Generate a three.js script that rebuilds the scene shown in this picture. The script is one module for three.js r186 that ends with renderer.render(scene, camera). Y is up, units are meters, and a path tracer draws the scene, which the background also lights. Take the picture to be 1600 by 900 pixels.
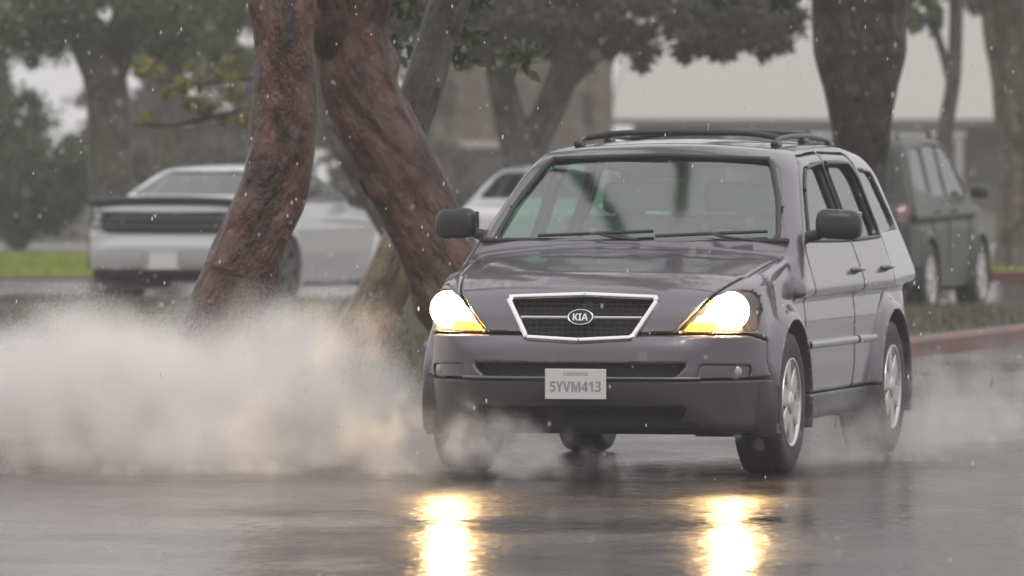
import * as THREE from 'three';
import { mergeGeometries } from 'three/addons/utils/BufferGeometryUtils.js';
import { RoundedBoxGeometry } from 'three/addons/geometries/RoundedBoxGeometry.js';
import { TextGeometry } from 'three/addons/geometries/TextGeometry.js';
import { FontLoader } from 'three/addons/loaders/FontLoader.js';

// ───────────────────────── camera, sky, sun, exposure ─────────────────────────
const scene = new THREE.Scene();
const EYE = 1.75, FPX = 12684, HORIZON = 212;                 // eye height, focal length and horizon row of a 1600 x 900 picture
const camera = new THREE.PerspectiveCamera(2 * Math.atan(450 / FPX) * 180 / Math.PI, 16 / 9, 1, 1200);
camera.position.set(0, EYE, 0);
camera.rotation.x = -Math.atan((450 - HORIZON) / FPX);
camera.focus = 39.9; camera.userData.fStop = 4.6;
scene.add(camera);

const renderer = new THREE.WebGLRenderer({ antialias: true });
renderer.toneMapping = THREE.LinearToneMapping;
renderer.toneMappingExposure = 1.28;
renderer.shadowMap.enabled = true;

{ // overcast rain sky
  const W = 256, H = 128, d = new Float32Array(W * H * 4);
  for (let r = 0; r < H; r++) {
    const el = ((r + 0.5) / H - 0.5) * Math.PI, k = 0.62 + 0.38 * Math.max(0, Math.sin(el));
    for (let c = 0; c < W; c++) {
      const i = (r * W + c) * 4, m = 1 + 0.05 * Math.sin(c / W * 6.2832 * 3 + r * 0.2) * Math.sin(r * 0.35);
      d[i] = 0.945 * k * m; d[i + 1] = 0.93 * k * m; d[i + 2] = 0.935 * k * m; d[i + 3] = 1;
    }
  }
  const sky = new THREE.DataTexture(d, W, H, THREE.RGBAFormat, THREE.FloatType);
  sky.mapping = THREE.EquirectangularReflectionMapping; sky.magFilter = THREE.LinearFilter; sky.needsUpdate = true;
  scene.background = sky; scene.environment = sky;
}
const sun = new THREE.DirectionalLight(0xfff6ec, 0.6);
sun.position.set(18, 60, 6); sun.target.position.set(0, 0, -45);
sun.castShadow = true; sun.shadow.radius = 40; sun.shadow.mapSize.set(2048, 2048);
Object.assign(sun.shadow.camera, { left: -60, right: 60, top: 60, bottom: -60, far: 220 });
scene.add(sun, sun.target);
scene.fog = new THREE.FogExp2(new THREE.Color().setRGB(0.95, 0.94, 0.92), 0.0013);

// ───────────────────────── helpers ─────────────────────────
const V = (x, y, z) => new THREE.Vector3(x, y, z);
let seed = 12345;
const rnd = () => { seed = (seed + 0x6d2b79f5) | 0; let t = Math.imul(seed ^ (seed >>> 15), 1 | seed); t = (t + Math.imul(t ^ (t >>> 7), 61 | t)) ^ t; return ((t ^ (t >>> 14)) >>> 0) / 4294967296; };
const rr = (a, b) => a + (b - a) * rnd();
const gauss = () => { let s = 0; for (let i = 0; i < 6; i++) s += rnd(); return (s - 3) / 0.7071; };
const clamp = (x, a, b) => Math.min(b, Math.max(a, x)), mix = (a, b, t) => a + (b - a) * t;
const sst = (a, b, x) => { const t = clamp((x - a) / (b - a), 0, 1); return t * t * (3 - 2 * t); };
const hash = (x, y, z) => { let h = Math.imul(x, 374761393) ^ Math.imul(y, 668265263) ^ Math.imul(z, 2147483647 ^ 0x5bd1e995); h = Math.imul(h ^ (h >>> 13), 1274126177); return ((h ^ (h >>> 16)) >>> 0) / 4294967296; };
function noise(x, y, z) {
  const X = Math.floor(x), Y = Math.floor(y), Z = Math.floor(z), s = (t) => t * t * (3 - 2 * t), u = s(x - X), v = s(y - Y), w = s(z - Z);
  const l = (a, b, t) => a + (b - a) * t, h = hash;
  return l(l(l(h(X, Y, Z), h(X + 1, Y, Z), u), l(h(X, Y + 1, Z), h(X + 1, Y + 1, Z), u), v), l(l(h(X, Y, Z + 1), h(X + 1, Y, Z + 1), u), l(h(X, Y + 1, Z + 1), h(X + 1, Y + 1, Z + 1), u), v), w);
}
const fbm = (x, y, z, o = 4) => { let a = 0, b = 0.5, n = 0; for (let i = 0; i < o; i++) { a += b * noise(x, y, z); n += b; x *= 2.03; y *= 2.03; z *= 2.03; b *= 0.5; } return a / n; };
const X_AT = (px, d) => (px - 800) * d / FPX, Y_AT = (py, d) => EYE + (HORIZON - py) * d / FPX;
const P = (px, py, d) => V(X_AT(px, d), Y_AT(py, d), -d);          // a measured point of the place at d metres

const taken = {};
const numbered = (n) => { const k = taken[n] = (taken[n] ?? -1) + 1; return k ? n + '_' + String(k).padStart(3, '0') : n; };
function tag(o, label, category, group) { o.userData.label = label; o.userData.category = category; if (group) o.userData.group = group; return o; }
function thing(name, label, category, pos = [0, 0, 0], turn = 0, group) {
  const o = new THREE.Group(); o.name = numbered(name); o.position.set(...pos); o.rotation.y = turn; scene.add(o);
  return tag(o, label, category, group);
}
function part(name, g, m, parent) { const o = new THREE.Mesh(g, m); o.name = name; o.castShadow = o.receiveShadow = true; parent.add(o); return o; }
function struct(name, g, m) { const o = part(numbered(name), g, m, scene); o.userData.kind = 'structure'; return o; }
const std = (r, g, b, rough = 0.8, metal = 0, more = {}) => new THREE.MeshStandardMaterial({ color: new THREE.Color().setRGB(r, g, b), roughness: rough, metalness: metal, ...more });
const phy = (r, g, b, rough = 0.5, metal = 0, more = {}) => new THREE.MeshPhysicalMaterial({ color: new THREE.Color().setRGB(r, g, b), roughness: rough, metalness: metal, ...more });

function texture(W, H, fn, srgb = false, rep = [1, 1]) {
  const d = new Uint8Array(W * H * 4);
  for (let y = 0; y < H; y++) for (let x = 0; x < W; x++) { const v = fn(x / W, y / H), i = (y * W + x) * 4; for (let c = 0; c < 3; c++) d[i + c] = clamp(v[c], 0, 1) * 255; d[i + 3] = 255; }
  const t = new THREE.DataTexture(d, W, H); t.magFilter = THREE.LinearFilter; t.wrapS = t.wrapT = THREE.RepeatWrapping; t.repeat.set(...rep);
  if (srgb) t.colorSpace = THREE.SRGBColorSpace; t.needsUpdate = true; return t;
}
// noise that tiles over the unit square
const tile = (u, v, n, k = 0) => { const a = noise(u * n, v * n, k), b = noise((u - 1) * n, v * n, k), c = noise(u * n, (v - 1) * n, k), e = noise((u - 1) * n, (v - 1) * n, k), s = sst(0, 1, u), t = sst(0, 1, v); return mix(mix(a, b, s), mix(c, e, s), t); };
const tfbm = (u, v, n, o, k = 0) => { let a = 0, b = 0.5, w = 0; for (let i = 0; i < o; i++) { a += b * tile(u, v, n, k + i * 7.3); w += b; n *= 2; b *= 0.55; } return a / w; };

// ── signed distances and a mesher for them
function polySD(p, x, y) {
  const t = p.table;
  if (t) { const u = clamp((x - t.x0) / t.h, 0, t.nx - 1.001), v = clamp((y - t.y0) / t.h, 0, t.ny - 1.001), i = u | 0, j = v | 0, a = u - i, b = v - j, k = i + j * t.nx, d = t.d; return (d[k] * (1 - a) + d[k + 1] * a) * (1 - b) + (d[k + t.nx] * (1 - a) + d[k + t.nx + 1] * a) * b; }
  let d = 1e9, s = 1;
  for (let i = 0, n = p.length, j = n - 1; i < n; j = i++) {
    const ax = p[i][0], ay = p[i][1], ex = p[j][0] - ax, ey = p[j][1] - ay, wx = x - ax, wy = y - ay, t = Math.min(1, Math.max(0, (wx * ex + wy * ey) / (ex * ex + ey * ey))), bx = wx - ex * t, by = wy - ey * t, q = bx * bx + by * by;
    if (q < d) d = q;
    const c1 = y >= ay, c2 = y < p[j][1], c3 = ex * wy > ey * wx;
    if ((c1 && c2 && c3) || (!c1 && !c2 && !c3)) s = -s;
  }
  return s * Math.sqrt(d);
}
const smin = (a, b, k) => { const h = Math.max(0, k - Math.abs(a - b)) / k; return Math.min(a, b) - h * h * k * 0.25; };
const smax = (a, b, k) => -smin(-a, -b, k);
function roundPoly(p, r, seg = 4) {
  const out = [];
  for (let i = 0; i < p.length; i++) {
    const a = p[(i + p.length - 1) % p.length], b = p[i], c = p[(i + 1) % p.length], la = Math.hypot(a[0] - b[0], a[1] - b[1]), lc = Math.hypot(c[0] - b[0], c[1] - b[1]), q = Math.min(r, la * 0.45, lc * 0.45);
    const s = [b[0] + (a[0] - b[0]) / la * q, b[1] + (a[1] - b[1]) / la * q], e = [b[0] + (c[0] - b[0]) / lc * q, b[1] + (c[1] - b[1]) / lc * q];
    for (let k = 0; k <= seg; k++) { const t = k / seg; out.push([(1 - t) * (1 - t) * s[0] + 2 * t * (1 - t) * b[0] + t * t * e[0], (1 - t) * (1 - t) * s[1] + 2 * t * (1 - t) * b[1] + t * t * e[1]]); }
  }
  return out;
}
// a smoothed profile whose distances are tabulated
function profile(p, r = 0.3, pad = 0.7, h = 0.007) {
  const q = roundPoly(p, r, 5), xs = q.map((v) => v[0]), ys = q.map((v) => v[1]), x0 = Math.min(...xs) - pad, y0 = Math.min(...ys) - pad, nx = Math.ceil((Math.max(...xs) + pad - x0) / h) + 2, ny = Math.ceil((Math.max(...ys) + pad - y0) / h) + 2, d = new Float32Array(nx * ny);
  for (let j = 0; j < ny; j++) for (let i = 0; i < nx; i++) d[i + j * nx] = polySD(q, x0 + i * h, y0 + j * h);
  q.table = { x0, y0, nx, ny, h, d }; return q;
}
function meshSDF(f, lo, hi, c) {
  const n = [0, 1, 2].map((k) => Math.ceil((hi[k] - lo[k]) / c) + 1), [nx, ny, nz] = n, val = new Float32Array(nx * ny * nz).fill(NaN), B = 8, sx = 1, sy = nx, sz = nx * ny;
  for (let bz = 0; bz < nz; bz += B) for (let by = 0; by < ny; by += B) for (let bx = 0; bx < nx; bx += B) {
    const v = f(lo[0] + (bx + B / 2) * c, lo[1] + (by + B / 2) * c, lo[2] + (bz + B / 2) * c), far = Math.abs(v) > B * c * 1.05;
    for (let z = bz; z < Math.min(nz, bz + B); z++) for (let y = by; y < Math.min(ny, by + B); y++) for (let x = bx; x < Math.min(nx, bx + B); x++) val[x + y * sy + z * sz] = far ? v : f(lo[0] + x * c, lo[1] + y * c, lo[2] + z * c);
  }
  const id = new Int32Array(nx * ny * nz).fill(-1), pos = [], nor = [], idx = [], e = c * 0.35;
  const grad = (x, y, z) => { const g = [f(x + e, y, z) - f(x - e, y, z), f(x, y + e, z) - f(x, y - e, z), f(x, y, z + e) - f(x, y, z - e)], l = Math.hypot(...g) || 1; return [g[0] / l, g[1] / l, g[2] / l, l / (2 * e)]; };
  const O = [0, sx, sy, sx + sy, sz, sx + sz, sy + sz, sx + sy + sz], E = [[0, 1], [2, 3], [4, 5], [6, 7], [0, 2], [1, 3], [4, 6], [5, 7], [0, 4], [1, 5], [2, 6], [3, 7]];
  for (let z = 0; z < nz - 1; z++) for (let y = 0; y < ny - 1; y++) for (let x = 0; x < nx - 1; x++) {
    const at = x + y * sy + z * sz; let mask = 0;
    for (let k = 0; k < 8; k++) if (val[at + O[k]] < 0) mask |= 1 << k;
    if (mask === 0 || mask === 255) continue;
    let px = 0, py = 0, pz = 0, m = 0;
    for (const [a, b] of E) {
      if (((mask >> a) & 1) === ((mask >> b) & 1)) continue;
      const va = val[at + O[a]], vb = val[at + O[b]], t = va / (va - vb);
      px += (a & 1) + ((b & 1) - (a & 1)) * t; py += ((a >> 1) & 1) + (((b >> 1) & 1) - ((a >> 1) & 1)) * t; pz += (a >> 2) + ((b >> 2) - (a >> 2)) * t; m++;
    }
    let X = lo[0] + (x + px / m) * c, Y = lo[1] + (y + py / m) * c, Z = lo[2] + (z + pz / m) * c;
    for (let k = 0; k < 2; k++) { const g = grad(X, Y, Z); if (g[3] < 0.86) break; const s = clamp(f(X, Y, Z) / Math.max(0.5, g[3]), -c * 0.5, c * 0.5); X -= g[0] * s; Y -= g[1] * s; Z -= g[2] * s; }
    id[at] = pos.length / 3; pos.push(X, Y, Z); const g = grad(X, Y, Z); nor.push(g[0], g[1], g[2]);
  }
  const quad = (a, b, cc, d, flip) => { if (a < 0 || b < 0 || cc < 0 || d < 0) return; flip ? idx.push(a, cc, b, a, d, cc) : idx.push(a, b, cc, a, cc, d); };
  for (let z = 1; z < nz - 1; z++) for (let y = 1; y < ny - 1; y++) for (let x = 1; x < nx - 1; x++) {
    const at = x + y * sy + z * sz, v = val[at] < 0;
    if (v !== val[at + sx] < 0) quad(id[at - sy - sz], id[at - sz], id[at], id[at - sy], !v);
    if (v !== val[at + sy] < 0) quad(id[at - sx - sz], id[at - sx], id[at], id[at - sz], !v);
    if (v !== val[at + sz] < 0) quad(id[at - sx - sy], id[at - sy], id[at], id[at - sx], !v);
  }
  const g = new THREE.BufferGeometry();
  g.setAttribute('position', new THREE.Float32BufferAttribute(pos, 3)); g.setAttribute('normal', new THREE.Float32BufferAttribute(nor, 3)); g.setIndex(idx);
  return g;
}
// a curved sheet whose outline is polygon p (u, v), each point carried onto a surface by map(u, v)
function sheet(p, map, rings = 7, per = 72) {
  const L = []; let tot = 0;
  for (let i = 0; i < p.length; i++) { const q = p[(i + 1) % p.length], l = Math.hypot(q[0] - p[i][0], q[1] - p[i][1]); L.push(l); tot += l; }
  const edge = [];
  for (let k = 0; k < per; k++) { let s = k / per * tot, i = 0; while (s > L[i] && i < p.length - 1) s -= L[i++]; const q = p[(i + 1) % p.length], t = s / L[i]; edge.push([mix(p[i][0], q[0], t), mix(p[i][1], q[1], t)]); }
  const cx = edge.reduce((a, e) => a + e[0], 0) / per, cy = edge.reduce((a, e) => a + e[1], 0) / per, pos = [], idx = [], uv = [];
  const put = (u, v) => { const w = map(u, v); pos.push(w.x, w.y, w.z); uv.push(u, v); };
  put(cx, cy);
  for (let r = 1; r <= rings; r++) for (const e of edge) put(mix(cx, e[0], r / rings), mix(cy, e[1], r / rings));
  for (let k = 0; k < per; k++) { const k2 = (k + 1) % per; idx.push(0, 1 + k, 1 + k2); for (let r = 1; r < rings; r++) { const a = 1 + (r - 1) * per, b = a + per; idx.push(a + k, b + k, b + k2, a + k, b + k2, a + k2); } }
  const g = new THREE.BufferGeometry(); g.setAttribute('position', new THREE.Float32BufferAttribute(pos, 3)); g.setAttribute('uv', new THREE.Float32BufferAttribute(uv, 2)); g.setIndex(idx); g.computeVertexNormals(); return g;
}
const curve = (pts, closed = false, tens = 0.5) => new THREE.CatmullRomCurve3(pts, closed, 'catmullrom', tens);
const tube = (pts, r, closed = false, n = 40, rad = 8, tens = 0.5) => new THREE.TubeGeometry(curve(pts, closed, tens), n, r, rad, closed);
const box = (w, h, d, x = 0, y = 0, z = 0, r = 0.006) => new RoundedBoxGeometry(w, h, d, 2, Math.min(r, w / 2.1, h / 2.1, d / 2.1)).translate(x, y, z);
const merge = (list) => mergeGeometries(list.map((g) => { const q = g.index ? g.toNonIndexed() : g; for (const k of Object.keys(q.attributes)) if (!['position', 'normal', 'uv'].includes(k)) q.deleteAttribute(k); if (!q.attributes.uv) q.setAttribute('uv', new THREE.Float32BufferAttribute(new Float32Array(q.attributes.position.count * 2), 2)); return q; }));
const lathe = (pts, seg = 48) => new THREE.LatheGeometry(pts.map((p) => new THREE.Vector2(p[0], p[1])), seg);

// ───────────────────────── materials ─────────────────────────
const asphaltRough = texture(1024, 1024, (u, v) => { const a = tfbm(u, v, 6, 5, 3), b = tfbm(u, v, 90, 2, 9); const k = clamp(0.215 + (a - 0.5) * 0.5 + (b - 0.5) * 0.10, 0.05, 0.6); return [k, k, k]; });
const asphaltBump = texture(1024, 1024, (u, v) => { const k = 0.5 * tfbm(u, v, 150, 2, 21) + 0.5 * tfbm(u, v, 20, 3, 5); return [k, k, k]; });
const asphaltCol = texture(1024, 1024, (u, v) => { const a = tfbm(u, v, 5, 5, 31), b = tfbm(u, v, 200, 2, 41), k = clamp(0.62 + (a - 0.5) * 0.7 + (b - 0.5) * 0.35, 0, 1); return [k, k * 0.97, k * 0.96]; }, true);
const M = {
  road: phy(0.105, 0.093, 0.096, 1, 0, { map: asphaltCol, roughnessMap: asphaltRough, bumpMap: asphaltBump, bumpScale: 0.009, ior: 1.38 }),
  lot: phy(0.22, 0.21, 0.2, 1, 0, { map: asphaltCol, roughnessMap: asphaltRough, bumpMap: asphaltBump, bumpScale: 0.004, ior: 1.35 }),
  concrete: std(0.36, 0.35, 0.33, 0.5, 0, { map: asphaltCol }),
  red: std(0.36, 0.06, 0.055, 0.4, 0, { map: asphaltCol }),
  dirt: std(0.10, 0.085, 0.06, 0.75, 0, { map: asphaltCol, bumpMap: asphaltBump, bumpScale: 0.03 }),
  grass: std(0.30, 0.36, 0.04, 0.8, 0, { map: asphaltCol }),
  tyre: std(0.018, 0.017, 0.018, 0.55), dark: std(0.012, 0.012, 0.013, 0.6), plastic: phy(0.075, 0.07, 0.07, 0.5), trim: phy(0.02, 0.02, 0.021, 0.35),
  alloy: phy(0.62, 0.61, 0.60, 0.28, 0.85), chrome: phy(0.85, 0.84, 0.84, 0.12, 1), interior: std(0.22, 0.23, 0.22, 0.8), seat: std(0.42, 0.42, 0.40, 0.85),
};
const glass = (r, g, b, ior = 1.55) => phy(r, g, b, 0.02, 0, { transmission: 1, thickness: 0, ior });
const paint = (r, g, b, metal = 0.45, rough = 0.38) => phy(r, g, b, rough, metal, { clearcoat: 1, clearcoatRoughness: 0.06 });

// ───────────────────────── ground ─────────────────────────
const plane = (x0, x1, z0, z1, y, size = 6) => { const g = new THREE.PlaneGeometry(x1 - x0, z1 - z0, 1, 1).rotateX(-Math.PI / 2).translate((x0 + x1) / 2, y, (z0 + z1) / 2), p = g.attributes.position, uv = g.attributes.uv; for (let i = 0; i < p.count; i++) uv.setXY(i, p.getX(i) / size, p.getZ(i) / size); return g; };
const flat = (pts, y, size = 6) => { const s = new THREE.Shape(pts.map((p) => new THREE.Vector2(p[0], p[1]))), g = new THREE.ShapeGeometry(s).rotateX(-Math.PI / 2).translate(0, y, 0), p = g.attributes.position, uv = g.attributes.uv; for (let i = 0; i < p.count; i++) uv.setXY(i, p.getX(i) / size, p.getZ(i) / size); return g; };
struct('ground', plane(-220, 220, -330, 40, -0.02), M.lot);
struct('road', plane(-60, 60, -230, 30, 0, 7.3), M.road);
// the kerb of the planted strip runs along the street at about 15 degrees to the line of sight
const KX = (d) => -2.67 + (d - 42.4) * 0.2664;
const FAR_KERB = [[-30, 88], [30, 72]];
const islandEdge = []; for (let d = 22; d <= 74.2; d += 2) islandEdge.push([KX(d), d]);
islandEdge.push([KX(74.2) + 0.1, 75.2], [KX(74.2) - 0.5, 75.9]);
const islandFar = []; for (let x = KX(74.2) - 1; x > -28; x -= 2) islandFar.push([x, 80 - x * 0.42]);
const islandOutline = [...islandEdge, ...islandFar, [-28, 22]];
{
  const g = flat(islandOutline.map(([x, d]) => [x - 0.06, d]), 0.125, 3); struct('planting_strip', g, M.dirt);
  // kerb: a bevelled bar along the outline
  const bar = (pts, w, h) => { const prof = [[0, -0.02], [0, h - 0.03], [0.03, h], [w, h], [w, -0.02]], pos = [], idx = [], uv = []; let s = 0; pts.forEach(([x, d], i) => { const a = pts[Math.max(0, i - 1)], b = pts[Math.min(pts.length - 1, i + 1)], tx = b[0] - a[0], tz = -(b[1] - a[1]), l = Math.hypot(tx, tz), nx = tz / l, nz = -tx / l; if (i) s += Math.hypot(x - pts[i - 1][0], d - pts[i - 1][1]); for (const [q, y] of prof) { pos.push(x + nx * q, y, -d + nz * q); uv.push(s / 3, (q + y) / 3); } }); const m = prof.length; for (let i = 0; i < pts.length - 1; i++) for (let k = 0; k < m - 1; k++) { const o = i * m + k; idx.push(o, o + 1, o + m, o + 1, o + m + 1, o + m); } const q = new THREE.BufferGeometry(); q.setAttribute('position', new THREE.Float32BufferAttribute(pos, 3)); q.setAttribute('uv', new THREE.Float32BufferAttribute(uv, 2)); q.setIndex(idx); const nn = q.toNonIndexed(); nn.computeVertexNormals(); return nn; };
  struct('red_kerb', bar(islandEdge, 0.17, 0.14), M.red);
  struct('far_strip_kerb', bar(islandFar, 0.17, 0.135), M.concrete);
    struct('red_kerb', box(60, 0.12, 0.2, 35.4, 0.05, -98.4, 0.02), M.red); struct('verge_edging', box(66, 0.05, 0.2, -27.6, 0.018, -98.4, 0.01), M.concrete);
  struct('grass_strip', plane(-60, 60, -117, -98.5, 0.03, 4), M.grass);
  struct('sidewalk', plane(-60, 60, -128, -117, 0.045, 4), M.concrete);
  struct('lawn', plane(-80, 80, -240, -128, 0.04, 9), M.dirt);
}

// ───────────────────────── vehicles ─────────────────────────
const font = await new FontLoader().loadAsync('fonts/droid/droid_sans_bold.typeface.json');
function text(str, size, depth = 0.003) { const g = new TextGeometry(str, { font, size, depth, curveSegments: 4 }); g.computeBoundingBox(); const b = g.boundingBox; return g.translate(-(b.min.x + b.max.x) / 2, -(b.min.y + b.max.y) / 2, 0); }

function vehicleField(s) {
  const planFull = profile([...s.plan.map(([x, z]) => [z, x]).filter(([, x]) => x > 0.001), ...[...s.plan].reverse().map(([x, z]) => [z, -x]).filter(([, x]) => x < -0.001)], 0.4, 0.5, 0.009);
  s = { ...s, side: profile(s.side), cabin: profile(s.cabin) };
  const lower = (x, y, z) => {
    const ax = Math.abs(x), k = ax / s.W;
    let f = smax(polySD(s.side, z, y + s.crown * k * k * k), polySD(planFull, z, ax + s.tuck(y, z)), s.round);
    for (const zw of s.axles) {
      const r = Math.hypot(z - zw, y - s.R);
      f = smin(f, Math.max(smax(r - s.flareR, ax - s.flareW, 0.05), 0.5 - ax), 0.05);
    }
    return f;
  };
  const house = (x, y, z) => smax(polySD(s.cabin, z, y + s.roofCrown * (x / 0.7) ** 2), (Math.abs(x) - s.cabinW(y, z)) * 0.95, s.cabinRound);
  const outer = (x, y, z) => smin(lower(x, y, z), house(x, y, z), 0.035);
  const body = (x, y, z) => {
    const ax = Math.abs(x), o = outer(x, y, z); let f = o;
    for (const zw of s.axles) f = Math.max(f, -Math.max(Math.hypot(z - zw, y - s.R) - s.archR, 0.52 - ax));
    const h = house(x, y, z);
    f = Math.max(f, -smin(h + 0.05, Math.max(ax - s.W * 0.80, Math.abs(z - s.tub[0]) - s.tub[1], Math.abs(y - s.tub[2]) - s.tub[3]), 0.02));
    if (y > s.belt - 0.1) {
      for (const w of s.sideGlass) f = smax(f, -Math.max(polySD(w, z, y), 0.35 - ax), 0.012);
      f = Math.max(f, -Math.max(polySD(s.frontGlass, x, y), s.frontZ - z), -Math.max(polySD(s.rearGlass, x, y), z - s.rearZ));
    }
    for (const [poly, dir, depth] of s.recess) f = smax(f, -Math.max(polySD(poly, dir > 1 ? x : ax, y), -(o + depth), dir > 0 ? 1.78 - z : z + 1.2), 0.012);
    return f;
  };
  const onto = (f, p, dir, off) => { const q = p.clone(); for (let i = 0; i < 90; i++) { const v = f(q.x, q.y, q.z) - off; if (v < 0.0004) break; q.addScaledVector(dir, v * 0.7); if (q.distanceTo(p) > 4) break; } return q; };
  const fromFront = (off = 0, fn = outer) => (x, y) => onto(fn, V(x, y, 3.2), V(0, 0, -1), off);
  const fromRear = (off = 0, fn = outer) => (x, y) => onto(fn, V(x, y, -3.2), V(0, 0, 1), off);
  const fromSide = (sd, off = 0, fn = outer) => (z, y) => onto(fn, V(sd * 1.6, y, z), V(-sd, 0, 0), off);
  return { lower, house, outer, body, fromFront, fromRear, fromSide };
}
const rectPoly = (x0, x1, y0, y1) => [[x0, y0], [x1, y0], [x1, y1], [x0, y1]];

// a wheel whose axle is x and whose outer face looks to +x
const wheelKinds = {};
function wheelParts(R, W, rimR, spokes, alloy) {
  const k = [R, W, rimR, spokes].join();
  return wheelKinds[k] ??= (() => {
    const h = W / 2, sh = R * 0.06;
    const tyre = lathe([[rimR - 0.01, -h * 0.8], [rimR + 0.01, -h * 0.95], [R * 0.86, -h], [R - sh * 0.6, -h * 0.88], [R, -h * 0.66], [R, -h * 0.35], [R - 0.009, -h * 0.34], [R - 0.009, -h * 0.26], [R, -h * 0.25], [R, h * 0.25], [R - 0.009, h * 0.26], [R - 0.009, h * 0.34], [R, h * 0.35], [R, h * 0.66], [R - sh * 0.6, h * 0.88], [R * 0.86, h], [rimR + 0.012, h * 0.95], [rimR - 0.01, h * 0.8]], 64).rotateZ(-Math.PI / 2);
    const lip = lathe([[rimR - 0.03, -h * 0.7], [rimR - 0.012, h * 0.5], [rimR - 0.018, h * 0.86], [rimR - 0.004, h * 0.97], [rimR + 0.008, h * 0.98], [rimR + 0.006, h * 0.8]], 56).rotateZ(-Math.PI / 2);
    const list = [lip], sp = new THREE.Shape([[-0.035, 0.03], [0.035, 0.03], [0.05, rimR - 0.015], [-0.05, rimR - 0.015]].map((p) => new THREE.Vector2(...p)));
    for (let i = 0; i < spokes; i++) list.push(new THREE.ExtrudeGeometry(sp, { depth: 0.018, bevelEnabled: true, bevelSize: 0.008, bevelThickness: 0.008, bevelSegments: 2 }).rotateY(Math.PI / 2).translate(h * 0.70, 0, 0).rotateX(i / spokes * 2 * Math.PI + 0.2));
    const hub = lathe([[0, 0.034], [0.045, 0.032], [0.062, 0.02], [0.068, 0]], 28).rotateZ(-Math.PI / 2).translate(h * 0.74, 0, 0);
    const disc = lathe([[0, 0], [rimR * 0.72, 0], [rimR * 0.72, -0.02]], 32).rotateZ(-Math.PI / 2).translate(h * 0.1, 0, 0);
    return { tyre, rim: merge(list), hub, disc };
  })();
}
function wheel(parent, x, y, z, R, W, rimR, spokes, rimM = M.alloy) {
  const k = wheelParts(R, W, rimR, spokes), g = new THREE.Group(); g.name = 'wheel'; g.position.set(x, y, z); if (x < 0) g.rotation.y = Math.PI; parent.add(g);
  part('tyre', k.tyre, M.tyre, g); part('rim', k.rim, rimM, g); part('hub', k.hub, rimM, g); part('brake_disc', k.disc, M.dark, g);
  return g;
}
function seats(parent, spots, y0, m) {
  for (const [x, z, w] of spots) {
    const g = new THREE.Group(); g.name = 'seat'; g.position.set(x, y0, z); parent.add(g);
    part('cushion', box(w, 0.14, 0.5, 0, 0.07, 0.05, 0.05), m, g);
    part('backrest', box(w * 0.95, 0.62, 0.13, 0, 0.42, -0.25, 0.06).rotateX(-0.12), m, g);
    part('headrest', box(0.26, 0.17, 0.09, 0, 0.83, -0.24, 0.05).rotateX(-0.12), m, g);
  }
}

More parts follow.
